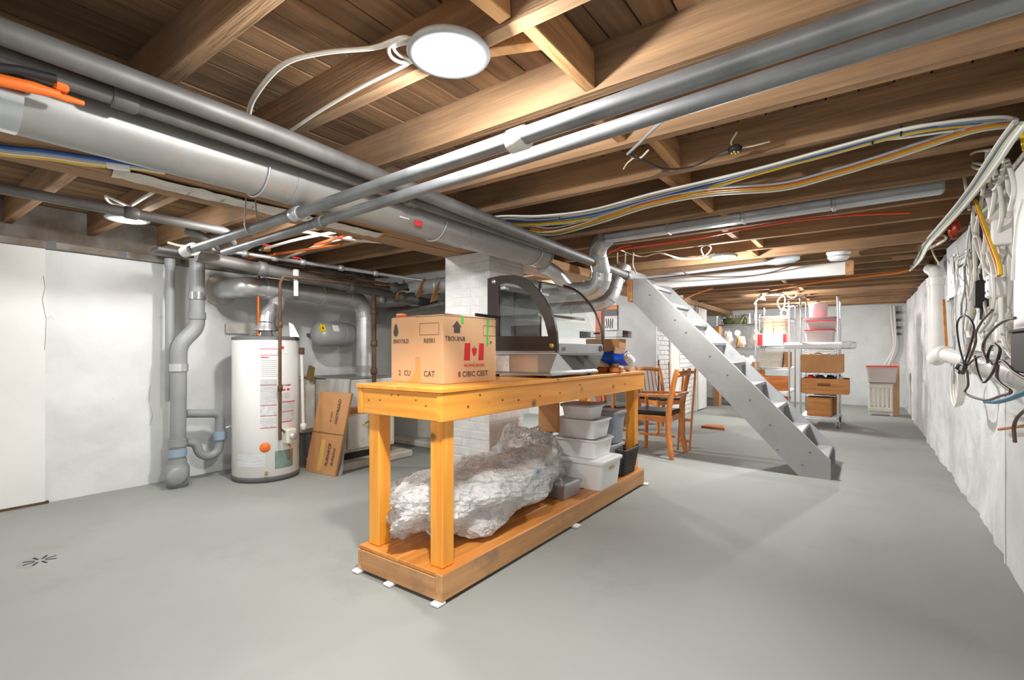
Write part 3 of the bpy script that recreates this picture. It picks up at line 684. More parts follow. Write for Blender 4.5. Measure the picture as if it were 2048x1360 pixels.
bin_('storage_bin', 'blue-grey plastic bin with lid behind the white bin stack', -1.80, -1.56, 3.52, 3.72, .40, .24, 'bin_bluegrey', lid='bin_bluegrey')
bin_('storage_bin', 'pale grey bin under the blue-grey bin', -1.84, -1.58, 3.50, 3.73, BDK+.001, .24, 'bin_grey', lid='bin_grey')
single('cardboard_flap', MB().box(-2.0, -1.83, 3.10, 3.13, .52, .74, .004, Matrix.Rotation(0, 4, 'Z')), 'cardboard_brown', 'upright brown cardboard piece left of the white bins', 'cardboard')
bin_('acrylic_box', 'clear acrylic box left of the white bins', -2.04, -1.93, 3.06, 3.20, BDK+.001, .37, 'acrylic', lid='acrylic', taper=.004, cat='box', r=.012)
bin_('metal_tray', 'flat grey metal box between bubble wrap and the bottom bin', -1.84, -1.60, 2.80, 3.02, BDK+.004, .085, 'steel_plate', lid='steel_plate', taper=.002, cat='box', r=.008)
# woven basket
bk0 = (-1.83, -1.50, 3.56, 3.885, BDK+.001, .205)
bs_ = thing('woven_basket', 'black woven basket at the far end of the workbench shelf', 'basket', (-1.665, 3.72, BDK))
z = bk0[4]+.006; i = 0
while z < bk0[4]+bk0[5]:
    e = -.03*(1-(z-bk0[4])/bk0[5]); pts = []
    for j, q in enumerate(rounded(-1.665, 3.7225, .31+2*e, .305+2*e, .03, 4)):
        pts.append(V((q[0], q[1], z+.003*(1 if (j+i) % 2 else -1))))
    part('weave_row', MB().tube(pts, .0062, 5, closed=True), 'weave_black', bs_); z += .0115; i += 1
part('rim', MB().tube([V((q[0], q[1], bk0[4]+bk0[5])) for q in rounded(-1.665, 3.7225, .325, .32, .03, 4)], .009, 6, closed=True), 'weave_black', bs_)
part('bottom', MB().box(-1.78, -1.55, 3.60, 3.845, bk0[4], bk0[4]+.01), 'weave_black', bs_)
open_box('paper_bag', (-1.66, 3.68, .335), .13, .15, .15, 'cardboard', 'tan paper bag sitting in the black woven basket', 'bag', .25, flaps=False)
# ------------------------------------------------------------------ stairs
SY0, SW = 5.06, .80
st = thing('staircase', 'steep grey painted wooden staircase rising to the left', 'staircase', (-.8, SY0+SW/2, 0))
prof = [W(x, y, Y=SY0) for x, y in ((1265, 556), (1292, 558), (1661, 922), (1661, 957), (1606, 950), (1265, 603))]
prof[3].z = 0; prof[4].z = 0; prof[4].x = prof[3].x-.24
part('stringer', MB().prism(prof, (0, .04, 0)), 'stair_grey', st)
part('stringer', MB().prism([p+V((0, SW-.04, 0)) for p in prof], (0, .04, 0)), 'stair_grey', st)
NT = 9; top = prof[1]; bot = prof[2]
slope = (top.z-bot.z)/(top.x-bot.x)
RISE = (top.z-.02)/(NT)
for i in range(NT):
    z = RISE*(i+.95)-.02
    xe = bot.x+(z+.0-bot.z)/slope            # where the tread level meets the upper edge of the stringer
    xf = xe-.008
    part('tread', MB().box(xf-.235, xf, SY0+.041, SY0+SW-.041, z-.035, z, .006), 'stair_grey', st)
    part('riser', MB().box(xf-.245, xf-.228, SY0+.041, SY0+SW-.041, z, z+RISE-.036, .002), 'stair_grey', st)
for px, py in ((1350, 640), (1372, 665), (1420, 712), (1455, 750), (1500, 800), (1540, 850), (1555, 900), (1620, 905), (1300, 590), (1605, 930)):
    p = W(px, py, Y=SY0); part('nail_mark', MB().cbox(p, .018, .003, .008, .001), 'ink_grey', st)
part('hanger_board', MB().box(prof[0].x-.06, prof[0].x-.005, SY0, SY0+SW, 1.66, 1.90, .004), 'crate_wood', st)

# ------------------------------------------------------------------ dining chairs
def chair(label, loc, rz, arms=True, tall=.95, slats=False):
    """local: faces -X, seat centre at origin"""
    t = thing('dining_chair', label, 'chair', loc, rz, 'wooden chairs under and beside the stairs')
    P = lambda n, mb, m='teak': part(n, mb, m, t, local=True)
    for s in (-1, 1):
        y = s*.22
        P('leg', MB().tube([(-.20, y, .45), (-.21, y*1.04, 0)], [.03, .02], 8))
        P('leg', MB().tube(crom([(.24, y*1.08, 0), (.20, y*1.02, .25), (.20, y, .46), (.235, y, .70), (.285, y*.98, tall)], 4), [.022]+[.029]*7+[.03]*4+[.027]*4+[.02], 8))
        P('seat_rail', MB().bar((-.20, y, .41), (.20, y, .41), .024, .06, bev=.003))
        if arms:
            P('armrest', MB().prism([V((-.26, y-.036, .63)), V((-.22, y+.036, .63)), V((.235, y+.02, .645)), V((.235, y-.02, .645))], (0, 0, .026)))
            P('arm_post', MB().tube([(-.19, y, .45), (-.205, y, .635)], .02, 8))
    P('seat_rail', MB().bar((-.20, -.21, .41), (-.20, .21, .41), .024, .06, bev=.003))
    P('seat_rail', MB().bar((.20, -.21, .41), (.20, .21, .41), .024, .06, bev=.003))
    P('seat', MB().box(-.225, .19, -.215, .215, .44, .485, .016), 'leather_black')
    P('top_rail', MB().tube(crom([(.275, -.215, tall-.06), (.31, -.1, tall-.045), (.315, 0, tall-.04), (.31, .1, tall-.045), (.275, .215, tall-.06)], 4), .028, 8))
    if slats:
        for k in range(5): P('spindle', MB().tube([(.215, -.14+.07*k, .46), (.29, -.14+.07*k, tall-.06)], .008, 6))
    else:
        P('back_slat', MB().tube(crom([(.26, -.215, .66), (.285, 0, .67), (.26, .215, .66)], 4), .02, 8))
    P('stretcher', MB().bar((-.2, 0, .20), (.2, 0, .20), .018, .024, bev=.002))
    return t
chair('teak armchair with black seat under the stairs, back turned right', (-1.86, 5.28, 0), 0, True, .93)
chair('teak armchair with black seat half hidden by the far bench leg', (-2.55, 5.55, 0), math.radians(172), True, .86)
chair('spindle-back wooden chair standing behind the two armchairs', (-2.36, 6.85, 0), math.radians(150), False, .90, True)
# folding wooden frame leaning upright behind the armchair
fr = thing('folded_frame', 'folded wooden frame leaning upright behind the nearest armchair', 'frame', (-1.66, 5.62, 0))
for x, y in ((-1.74, 5.62), (-1.62, 5.66)): part('upright', MB().bar((x, y, .0), (x+.06, y+.02, .92), .035, .022, bev=.003), 'teak', fr)
for z in (.10, .34, .88): part('crossbar', MB().bar((-1.74+.06*z, 5.62+.01*z, z), (-1.62+.06*z, 5.66+.01*z, z), .02, .03, bev=.003), 'teak', fr)

# ------------------------------------------------------------------ behind the bench: post, wall board, appliance
ps = thing('wooden_post', 'brown wooden post beside the grey board beyond the display case', 'post', W(1200, 700, Y=6.3).xyz*V((1, 1, 0)) if False else V((W(1200, 640, Y=6.3).x, 6.3, 0)))
pc = FRAME[ps].translation
part('shaft', MB().box(pc.x-.05, pc.x+.05, 6.25, 6.35, 0, 1.94, .006), 'post_brown', ps); part('head_block', MB().box(pc.x-.09, pc.x+.09, 6.22, 6.38, 1.942, 2.04, .005), 'beam_wood', ps)
el = thing('switch_board', 'white wall board with wiring beyond the display case', 'board', W(1224, 642, Y=7.27))
c0 = W(1210, 612, Y=7.27); c1 = W(1236, 660, Y=7.27)
part('panel', MB().box(c0.x, c1.x, 7.24, 7.27, c1.z, (c0.z+c1.z)/2+.03, .004), 'paper_grey', el)
part('orange_panel', MB().box(c0.x, c1.x, 7.24, 7.27, (c0.z+c1.z)/2+.13, c0.z, .004), 'orange_wood', el)
part('dark_panel', MB().box(c0.x, c1.x, 7.245, 7.27, (c0.z+c1.z)/2+.03, (c0.z+c1.z)/2+.13, .004), 'rubber_grey', el)
for i in range(4): part('wire', MB().tube([V((c0.x+.02+.04*i, 7.235, c1.z+.03)), V((c0.x+.05+.03*i, 7.232, c1.z+.10)), V((c0.x+.03+.04*i, 7.235, c1.z+.18))], .006, 5), 'cable_black', el)
ap = thing('stove', 'white appliance with a dark control strip beyond the brick pier', 'appliance', (-3.55, 6.6, 0))
part('body', MB().box(-3.85, -3.25, 6.3, 6.9, .05, .56, .01), 'enamel_white', ap); part('control_strip', MB().box(-3.85, -3.25, 6.27, 6.3, .56, .66, .004), 'plastic_black', ap); part('top', MB().box(-3.86, -3.24, 6.28, 6.91, .66, .95, .01), 'enamel_white', ap)
for i in range(3): part('knob', MB().lathe([(.02, 0), (.018, .02), (0, .02)], V((-3.7+.15*i, 6.27, .61)), 12, Matrix.Rotation(math.pi/2, 4, 'X')), 'chrome', ap)
part('foot', MB().box(-3.83, -3.79, 6.33, 6.37, 0, .05), 'plastic_black', ap); part('foot', MB().box(-3.31, -3.27, 6.33, 6.37, 0, .05), 'plastic_black', ap)
single('broom_handle', MB().tube([(-2.50, 7.18, 0), (-2.53, 7.25, .98)], .012, 8), 'iron_rust', 'reddish stick leaning at the corner of the grey board', 'stick')
single('copper_rod', MB().tube([(-2.5, 7.75, 0), (-2.56, 7.8, .95)], .009, 8), 'copper', 'thin copper rod leaning on the white brick wall', 'rod')
single('orange_scrap', MB().prism([V((-1.95, 7.4, .001)), V((-1.62, 7.35, .001)), V((-1.70, 7.62, .001)), V((-1.93, 7.6, .001))], (0, 0, .03)), 'orange_wood', 'orange wood offcut lying on the floor behind the armchair', 'offcut')

# ------------------------------------------------------------------ wire racks
def rack(label, x0, x1, y0, y1, h, levels, casters=True):
    t = thing('wire_rack', label, 'shelf', ((x0+x1)/2, (y0+y1)/2, 0))
    z0 = .11 if casters else 0
    for x in (x0, x1):
        for y in (y0, y1):
            po = part('post', MB().tube([V((x, y, z0)), V((x, y, h))], .0145, 10), 'chrome', t)
            part('cap', MB().lathe([(.017, 0), (.017, .02), (0, .024)], V((x, y, h)), 10), 'chrome', po)
            if casters:
                ca = part('caster', MB().tube([V((x-.012, y, .045)), V((x+.012, y, .045))], .045, 16), 'rubber_grey', t)
                part('fork', MB().box(x-.022, x-.015, y-.02, y+.02, .03, .11).box(x+.015, x+.022, y-.02, y+.02, .03, .11).box(x-.022, x+.022, y-.02, y+.02, .10, .115), 'chrome', ca)
    for z in levels:
        mb = MB()
        for zz in (z, z-.028):
            for A, B in (((x0, y0), (x1, y0)), ((x0, y1), (x1, y1)), ((x0, y0), (x0, y1)), ((x1, y0), (x1, y1))): mb.tube([V((*A, zz)), V((*B, zz))], .005, 5)
        n = int((y1-y0)/.03)
        for i in range(1, n): mb.tube([V((x0, y0+(y1-y0)*i/n, z)), V((x1, y0+(y1-y0)*i/n, z))], .0025, 4)
        k = int((x1-x0)/.05); mb.tube([V((x0+(x1-x0)*i/(2*k), y0, z if i % 2 else z-.028)) for i in range(2*k+1)], .003, 4)
        part('wire_shelf', mb, 'chrome', t)
    return t
R0 = (-.80, -.335, 8.5, 9.3); M0 = (-1.46, -.985, 8.8, 9.6); L0 = (-2.52, -1.72, 10.75, 11.2)
rack('chrome wire rack on casters nearest the right wall, loaded with cartons', *R0, 1.90, (.15, .49, .80, 1.14, 1.62))
rack('middle chrome wire rack behind the stairs, holding baskets', *M0, 1.88, (.12, .48, .85, 1.20, 1.66))
rack('left chrome wire rack at the back beside the white plank door', *L0, 1.84, (.12, .62, 1.17, 1.66), False)
def carton(label, x0, x1, y0, y1, z0, z1, m='cardboard_brown', flaps=False, lid=False, slot=False, name='carton'):
    o = open_box(name, ((x0+x1)/2, (y0+y1)/2, z0), x1-x0, y1-y0, z1-z0, m, label, flaps=flaps)
    if lid:
        part('lid_flap', MB().box(x0, x1, y0, (y0+y1)/2-.002, z1, z1+.005), m, o); part('lid_flap', MB().box(x0, x1, (y0+y1)/2+.002, y1, z1, z1+.005), m, o)
    if slot: part('hand_hole', MB().box((x0+x1)/2-.09, (x0+x1)/2+.07, y0-.002, y0, z0+.11, z0+.15, .0008), 'ink_brown', o)
    return o
# rack nearest the right wall
carton('tall brown carton with bent flap on the right rack, upper of the three', -.80, -.27, 8.46, 8.95, .80+.006, 1.06, flaps=False, lid=True)
carton('long tan carton with a hand hole sticking out of the right rack', -.78, -.20, 8.44, 8.95, .496, .715, 'crate_wood', slot=True)
carton('smaller yellowish carton on the lowest shelf of the right rack', -.72, -.42, 8.50, 8.90, .156, .425, 'crate_wood', lid=True)
carton('brown carton tucked behind the smaller one on the lowest shelf', -.66, -.36, 8.95, 9.25, .156, .47, 'cardboard_brown', lid=True)
for i, (x, y, m) in enumerate(((-.68, 8.62, 'plastic_red'), (-.55, 8.66, 'cable_brown'), (-.43, 8.62, 'plastic_black'), (-.33, 8.68, 'galv'), (-.6, 8.8, 'plastic_white'))):
    single('odd_tool', MB().blob((x, y, .70), (.06, .05, .065), i+20, .4, 3, 14, 10), m, ('red', 'brown', 'black', 'silver', 'white')[i]+' odds and ends poking out of the long tan carton', 'tool')
single('film_sheet', MB().grid(lambda u, v: V((-.82+.56*u, 8.47+.4*v, 1.075+.015*math.sin(u*19)+.02*noise.noise(V((u*6, v*4, 7))))), 30, 10), 'thin_film', 'wavy clear plastic sheet over the upper carton of the right rack', 'sheet')
tb = thing('paper_roll', 'long white wrapped roll lying across the right rack', 'roll', (-.55, 8.42, 1.15))
part('tube', MB().tube([V((-1.02, 8.56, 1.20)), V((-.28, 8.42, 1.20))], .05, 18), 'plastic_white', tb); part('wrap_end', MB().tube([V((-.28, 8.42, 1.20)), V((-.19, 8.40, 1.20)), V((-.12, 8.387, 1.20))], [.052, .058, .048], 18), 'thin_film', tb)
bin_('food_tub', 'clear tub with red lid, lower of two on the right rack', -.76, -.38, 8.62, 9.0, 1.146, .285, 'tub_clear', lid='plastic_red', cat='tub', group='red lidded tubs')
bin_('food_tub', 'clear tub with red lid stacked directly under the top shelf', -.74, -.36, 8.64, 8.98, 1.446, .12, 'tub_clear', lid='plastic_red', cat='tub', group='red lidded tubs')
single('white_bucket', MB().lathe([(0, 0), (.115, 0), (.13, .22), (.135, .22), (.135, .205), (.0, .2)], (-.60, 8.85, 1.63), 24), 'bin_white', 'white round bucket on the top shelf of the right rack', 'bucket')
# middle rack
def pot(label, c, r0, r1, h):
    t = thing('planter_pot', label, 'pot', c)
    part('body', MB().lathe([(0, 0), (r0, 0), (r1, h), (r1+.008, h), (r1+.008, h+.02), (r1-.008, h+.02), (r0-.01, .02), (0, .02)], (0, 0, 0), 20), 'terracotta', t, local=True)
    for k in range(4): part('band', MB().lathe([(r0+(r1-r0)*(k+1)/5+.002, h*(k+1)/5-.006), (r0+(r1-r0)*(k+1)/5+.006, h*(k+1)/5), (r0+(r1-r0)*(k+1)/5+.002, h*(k+1)/5+.006)], (0, 0, 0), 20), 'terracotta', t, local=True)
pot('stack of pale terracotta pots, left on the middle rack', (-1.30, 8.98, 1.40), .075, .10, .26); pot('stack of pale terracotta pots, right on the middle rack', (-1.13, 8.96, 1.40), .08, .105, .26)
wbx = carton('white and red printed carton under the terracotta pots', -1.44, -1.02, 8.80, 9.2, 1.206, 1.395, 'paper_white', lid=True)
for x0, x1 in ((-1.44, -1.36), (-1.07, -1.02)): part('red_print', MB().box(x0, x1, 8.797, 8.799, 1.21, 1.39), 'ink_red', wbx)
text('Ties-sold', V((-1.28, 8.798, 1.30)), (1, 0, 0), UZ, .035, 'ink_grey', wbx)
wk = thing('white_basket', 'white wicker basket on the middle rack', 'basket', (-1.25, 8.95, .85))
for i in range(11):
    z = .862+i*.022; e = -.02*(1-i/10)
    part('weave_row', MB().tube([V((q[0], q[1], z)) for q in rounded(-1.25, 8.98, .34+2*e, .30+2*e, .03, 3)], .011, 5, closed=True), 'wicker_white', wk)
part('rim', MB().tube([V((q[0], q[1], 1.105)) for q in rounded(-1.25, 8.98, .36, .32, .03, 3)], .013, 6, closed=True), 'wicker_white', wk)
part('bottom', MB().box(-1.4, -1.1, 8.86, 9.1, .855, .865), 'wicker_white', wk)
carton('narrow brown carton right of the white wicker basket', -1.06, -.99, 8.86, 9.2, .856, 1.10, lid=True)
crate = open_box('wooden_crate', (-1.22, 9.0, .486), .42, .34, .22, 'orange_wood', 'orange wooden tray on the middle rack, second shelf', 'crate', flaps=False, t=.014)
single('wooden_paddle', MB().prism([V((-1.42, 8.86, .60)), V((-1.36, 8.86, .60)), V((-1.33, 8.86, .78)), V((-1.40, 8.86, .84)), V((-1.45, 8.86, .78))], (0, .015, 0)), 'orange_wood', 'wooden paddle board sticking out of the orange tray', 'paddle')
bin_('food_tub', 'tan tub with bright red lid on the lowest shelf of the middle rack', -1.30, -1.0, 8.84, 9.15, .126, .24, 'cardboard_brown', lid='plastic_red', cat='tub')
# ring of white cable hung on the middle rack
# left rack
def gb():
    t = thing('plant_basket', 'mossy green basket of dried plants on the left rack top', 'basket', (-2.22, 10.95, 1.67))
    part('basket', MB().lathe([(0, 0), (.20, 0), (.24, .12), (.22, .12), (.18, .02)], (-2.22, 10.95, 1.67), 18), 'green_moss', t)
    for i in range(14):
        a = i*.45; part('stem', MB().tube(crom([V((-2.22+.1*math.cos(a), 10.95+.08*math.sin(a), 1.75)), V((-2.22+.2*math.cos(a), 10.95+.12*math.sin(a), 1.86)), V((-2.22+.3*math.cos(a), 10.95+.16*math.sin(a), 1.82+.03*math.sin(i*2.1)))], 3), .006, 4), 'green_moss', t)
gb()
for i, (x, h, m, lb) in enumerate(((-1.92, .22, 'plastic_white', 'white bottle beside the plant basket'), (-1.83, .25, 'galv', 'silver bottle at the right end of the left rack top'), (-2.0, .16, 'green_moss', 'dull green jar beside the plant basket'))):
    single('bottle', MB().lathe([(0, 0), (.035, 0), (.035, h*.6), (.014, h*.78), (.014, h), (0, h)], (x, 10.86, 1.665), 14), m, lb+' on the left rack', 'bottle')
def bag(name, label, c, r, m, seed): single(name, MB().blob((c[0], c[1], c[2]+r[2]*.9), r, seed, .35, 2.5, 22, 14, c[2]), m, label, 'bag')
bag('white_sack', 'white sack standing on the left rack, second shelf', (-2.35, 10.95, 1.178), (.10, .12, .20), 'paper_white', 31)
bag('plush_toy', 'pinkish plush bundle on the left rack, second shelf', (-2.08, 10.92, 1.178), (.12, .12, .13), 'plush', 33)
bag('cream_sack', 'cream sack at the right end of the left rack, second shelf', (-1.82, 10.95, 1.178), (.08, .12, .19), 'paper_white', 35)
bag('grey_sack', 'grey-green sack behind the cream sack on the left rack', (-1.70, 11.06, 1.178), (.09, .1, .22), 'green_moss', 37)
lp = thing('globe_lamp', 'small glowing globe lamp on the left rack', 'lamp', (-2.13, 10.80, 1.178))
part('base', MB().lathe([(0, 0), (.04, 0), (.02, .05), (.015, .27), (0, .27)], (-2.13, 10.80, 1.178), 12), 'brass', lp); part('globe', MB().lathe([(.055*math.sin(i*math.pi/8), -.055*math.cos(i*math.pi/8)) for i in range(9)], (-2.13, 10.80, 1.49), 14), 'bulb_glow', lp)
bag('white_bundle', 'white bundle on the left rack, third shelf', (-2.05, 10.95, .628), (.25, .12, .22), 'paper_white', 39)
carton('orange-brown carton beside the white bundle on the left rack', -1.86, -1.74, 10.82, 11.1, .626, .9, 'cardboard_brown', lid=True)
bag('dark_sack', 'dark lumpy sack on the floor under the left rack', (-2.2, 10.95, .128), (.22, .14, .18), 'leather_black', 41)
carton('tall orange-brown carton beside the plank door', -2.53, -2.42, 10.5, 10.72, 0, 1.62, 'cardboard_brown', lid=True)

# ------------------------------------------------------------------ radiator and tub by the back right corner
rd = thing('cast_radiator', 'old cream cast iron radiator near the back right corner', 'radiator', (.2, 10.68, 0))
for i in range(6):
    x = .055+.058*i; part('section', MB().cbox((x, 10.68, .31), .047, .20, .50, .012), 'enamel_cream', rd)
part('top_rail', MB().box(.025, .375, 10.575, 10.785, .47, .575, .015), 'enamel_cream', rd); part('bottom_rail', MB().box(.025, .375, 10.575, 10.785, .07, .15, .012), 'enamel_cream', rd)
for x in (.03, .33):
    part('foot', MB().box(x, x+.04, 10.6, 10.66, 0, .08, .006), 'enamel_cream', rd)
bin_('storage_tub', 'clear tub with red lid standing on the radiator', 0.0, .43, 10.5, 10.84, .58, .27, 'tub_clear', lid='plastic_red', cat='tub')
tbx = bpy.data.objects[-1] if False else None
# ------------------------------------------------------------------ big round duct along the girder
DX, DZ, DR = -2.205, 1.933, .116
du = thing('main_duct', 'big round galvanised duct running along the girder', 'duct', (DX, 1.4, DZ-DR))
yy = [YF+.02, -1.6, -.15, 1.25, 2.45, 3.46]
for a0, b0 in zip(yy, yy[1:]): part('duct_section', MB().tube([V((DX, a0, DZ)), V((DX, b0-.004, DZ))], DR, 32), 'galv_dull', du)
for y in yy[1:-1]: part('seam_band', MB().tube([V((DX, y-.015, DZ)), V((DX, y+.015, DZ))], DR+.004, 32), 'galv_dull', du)
part('end_cap', MB().tube([V((DX, 3.46, DZ)), V((DX, 3.475, DZ)), V((DX, 3.48, DZ))], [DR+.006, DR+.006, DR-.01], 32), 'galv_dull', du)
part('foil_tape', MB().tube([V((DX, .22, DZ)), V((DX, .34, DZ))], DR+.0025, 32), 'chrome', du)
p = W(808, 428, X=DX+DR*.8); part('sticker', MB().cbox(p, .012, .07, .05, .001), 'paper_white', du); part('sticker', MB().cbox(p+V((.012, .1, -.035)), .012, .05, .03, .001), 'ink_red', du)
for y in (1.1, 2.2, 3.3): part('hanger_strap', MB().tube([V((DX+(DR+.005)*math.cos(t), y, DZ+(DR+.005)*math.sin(t))) for t in [math.pi*(-.95+i*.9/12) for i in range(13)]], .006, 4), 'galv', du)
# stub outlet and cross ducts behind the pier
cd = thing('cross_duct', 'shiny round duct crossing behind the brick pier', 'duct', (-2.4, 3.90, 1.56))
YD = 3.93
part('outlet', MB().tube(pipe_path([V((DX, 3.49, 1.84)), V((DX, 3.70, 1.80)), V((DX, YD, 1.68))], .05), .062, 16), 'galv', cd)
xa = W(960, 590, Y=YD).x; xe = W(1205, 560, Y=YD).x
part('run', MB().tube([V((-3.05, YD, 1.655)), V((xe-.16, YD, 1.655))], .085, 24), 'galv', cd)
el1 = bend(V((xe-.16, YD, 1.655)), V((xe, YD, 1.655)), V((xe, YD-.02, 1.80)), 5)
part('elbow', MB().tube(el1, .088, 24, smooth=False), 'galv', cd)
part('riser', MB().tube([V((xe, YD-.02, 1.80)), V((xe, YD-.08, 1.92))], .078, 24), 'galv', cd)
el2 = bend(V((xe, YD-.08, 1.92)), V((xe, YD-.13, 2.02)), V((xe+.14, YD-.22, 2.045)), 5)
part('elbow', MB().tube(el2, .072, 24, smooth=False), 'galv', cd)
for q in (el1[0], el1[-1], el2[0]): part('joint_band', MB().tube([q-V((.012, 0, .004)), q+V((.012, 0, .004))], .093, 24), 'galv', cd)
bd = thing('branch_duct', 'long pale flat duct tucked between joists toward the right wall', 'duct', (-.5, 3.71, 2.0))
q0 = V((xe+.13, YD-.215, 2.045)); q1 = V((.36, 3.66, 2.045)); seg = [q0.lerp(q1, k/4) for k in range(5)]
for k in range(4): part('duct_section', MB().bar(seg[k], seg[k+1]-(seg[k+1]-seg[k]).normalized()*.003, .085, .07, bev=.012), 'duct_pale', bd)
for k in (1, 2, 3): part('joint_clip', MB().bar(seg[k]-V((.012, 0, 0)), seg[k]+V((.012, 0, 0)), .092, .078, bev=.004), 'galv', bd)
lo = thing('lower_duct', 'round duct sweeping up to the stair head', 'duct', (-2.1, 4.55, 1.5))
lp_ = [V((-3.1, 4.62, 1.60)), V((-2.35, 4.62, 1.60)), V((-2.14, 4.66, 1.66)), V((-2.08, 4.72, 1.86)), V((-2.02, 4.78, 2.0))]
lc = crom(lp_, 6); part('sweep', MB().tube(lc, .075, 20), 'galv', lo)
for k in (4, 8, 12, 15, 18): part('joint_band', MB().tube([lc[k], lc[k]+(lc[k+1]-lc[k]).normalized()*.015], .081, 20), 'galv', lo)
# duct along X at Y ~5.3 by the stairwell
wd2 = thing('thin_duct', 'thin pale duct under the joists in front of the long white board', 'duct', (-1.3, 5.75, 1.98))
qa = W(1275, 557, Y=5.55); qb = W(1535, 526, Y=5.55); qc = W(1600, 515, Y=5.55)
part('run', MB().tube([qa, qb], .017, 12), 'duct_pale', wd2); part('flare', MB().tube([qb, qb.lerp(qc, .3), qc.lerp(qb, .2), qc], [.02, .04, .04, .02], 14), 'duct_pale', wd2)
sm = thing('smoke_alarm', 'white round smoke alarm under the joists near the long white board', 'alarm', W(1677, 518, Y=5.6))
part('body', MB().lathe([(0, 0), (.07, 0), (.088, .02), (.092, .055), (.1, .06), (.1, .078), (0, .08)], W(1677, 520, Y=5.6), 28), 'plastic_white', sm)
part('vent_ring', MB().lathe([(.090, .026), (.094, .03), (.091, .036)], W(1677, 520, Y=5.6), 28), 'bin_grey', sm)

# ------------------------------------------------------------------ iron pipes overhead
def pipe(name, label, pts, r, m, joints=(), rad=.06, jm=None, jr=1.28, jl=.07, cat='pipe', n=18, group=None):
    pts = [V(p) for p in pts]; base = min(pts, key=lambda p: p.z)
    t = thing(name, label, cat, base, 0, group)
    path = pipe_path(pts, rad); part('run', MB().tube(path, r, n), m, t)
    tot = [0]
    for a, b in zip(path, path[1:]): tot.append(tot[-1]+(b-a).length)
    for j in joints:
        s = j*tot[-1]
        for k in range(len(path)-1):
            if tot[k] <= s <= tot[k+1]:
                d = (path[k+1]-path[k]).normalized(); q = path[k]+d*(s-tot[k])
                part('coupling', MB().tube([q-d*jl/2, q-d*jl*.42, q+d*jl*.42, q+d*jl/2], [r*1.12, r*jr, r*jr, r*1.12], n), jm or m, t); break
    return t
pipe('iron_pipe', 'thick dark iron pipe running toward the stair head, uppermost of its pair', [V((-1.88, YF+.02, 2.003)), V((-1.88, 1.0, 1.972)), V((-1.89, 4.52, 1.855))], .036, 'iron_pipe', (.36, .999))
pipe('iron_pipe', 'dark iron pipe tucked between the thick pipe and the big duct', [V((-1.985, YF+.02, 2.005)), V((-1.99, 4.5, 1.90))], .03, 'iron_pipe', (.5, .66))
pipe('iron_pipe', 'thin conduit strapped beside the big duct', [V((-2.055, YF+.02, 1.985)), V((-2.055, 3.6, 1.955))], .02, 'iron_pipe', (.62, .75), jl=.05)
pA = [W(372, 503, Z=1.783), V((.57, 1.185, 1.785))]
t1 = pipe('iron_pipe', 'upper grey iron pipe crossing the room with a pale coupling', pA, .0265, 'iron_bright', (.34,), jm='galv')
pj = W(1037, 279, Z=1.784); dd = (pA[1]-pA[0]).normalized()
part('pale_coupling', MB().tube([pj-dd*.035, pj-dd*.03, pj+dd*.03, pj+dd*.035], [.032, .036, .036, .032], 18), 'old_white', t1)
part('white_end_fitting', MB().tube([pA[0]-dd*.02, pA[0]+dd*.07], .037, 18), 'pipe_white', t1); part('collar', MB().tube([pA[0]+dd*.085, pA[0]+dd*.13], .041, 18), 'pipe_white', t1)
pB = [W(448, 505, Z=1.78), V((.57, 1.29, 1.783))]
t2 = pipe('iron_pipe', 'lower grey iron pipe crossing the room beside its twin', pB, .0235, 'iron_bright', (.3,))
for xx in (-2.72, .3):
    f = (xx-pA[0].x)/(pA[1].x-pA[0].x); q = pA[0].lerp(pA[1], f)
    part('hanger', MB().tube([q+V((0, -.02, .26)), q+V((0, -.034, .02)), q+V((0, -.02, -.025)), q+V((0, .02, -.025)), q+V((0, .034, .02)), q+V((0, .02, .26))], .004, 5), 'galv', t1)
pipe('iron_pipe', 'iron pipe below the joists over the left wall lamp', [V((-3.66, YF+.02, 1.985)), V((-3.66, 1.62, 1.965)), V((-3.80, 1.72, 1.92))], .03, 'iron_pipe', (.3, .6, .86))
# drains along the left wall
pipe('drain_pipe', 'sloping dark drain pipe above the water heater', [V((-4.16, 1.62, 1.85)), V((-4.02, 4.05, 1.66))], .048, 'iron_pipe', (.2, .55, .78), jm='iron_pipe')
pipe('drain_pipe', 'thin pale pipe with red valves above the sloping drain', [V((-4.2, 1.75, 1.93)), V((-3.75, 4.05, 1.86))], .017, 'galv', (.1, .2, .3, .45, .6), jl=.05, jr=1.6)
pipe('drain_pipe', 'thin rusty pipe beside the sloping drain', [V((-4.3, 1.9, 1.90)), V((-3.95, 4.05, 1.78))], .014, 'iron_rust', (.3, .5, .7), jl=.04, jr=1.5)
pipe('copper_pipe', 'second thin copper pipe crossing above the flue', [V((-4.55, 2.1, 1.93)), V((-3.3, 2.3, 1.95))], .011, 'copper', (.4,), jl=.03, jr=1.4)
for px, py in ((532, 498), (592, 523)):
    p = W(px, py, X=-4.1); v = thing('valve', ('red lever valve nearest the pipe ends above the heater' if px < 560 else 'red tagged valve hanging over the flue tee'), 'valve', p)
    part('body', MB().tube([p-V((0, .03, 0)), p+V((0, .03, 0))], .022, 10), 'brass', v); part('lever', MB().cbox(p+V((.015, 0, .03)), .02, .08, .012, .003), 'plastic_red', v); part('stem', MB().tube([p, p+V((.01, 0, .03))], .006, 6), 'brass', v)
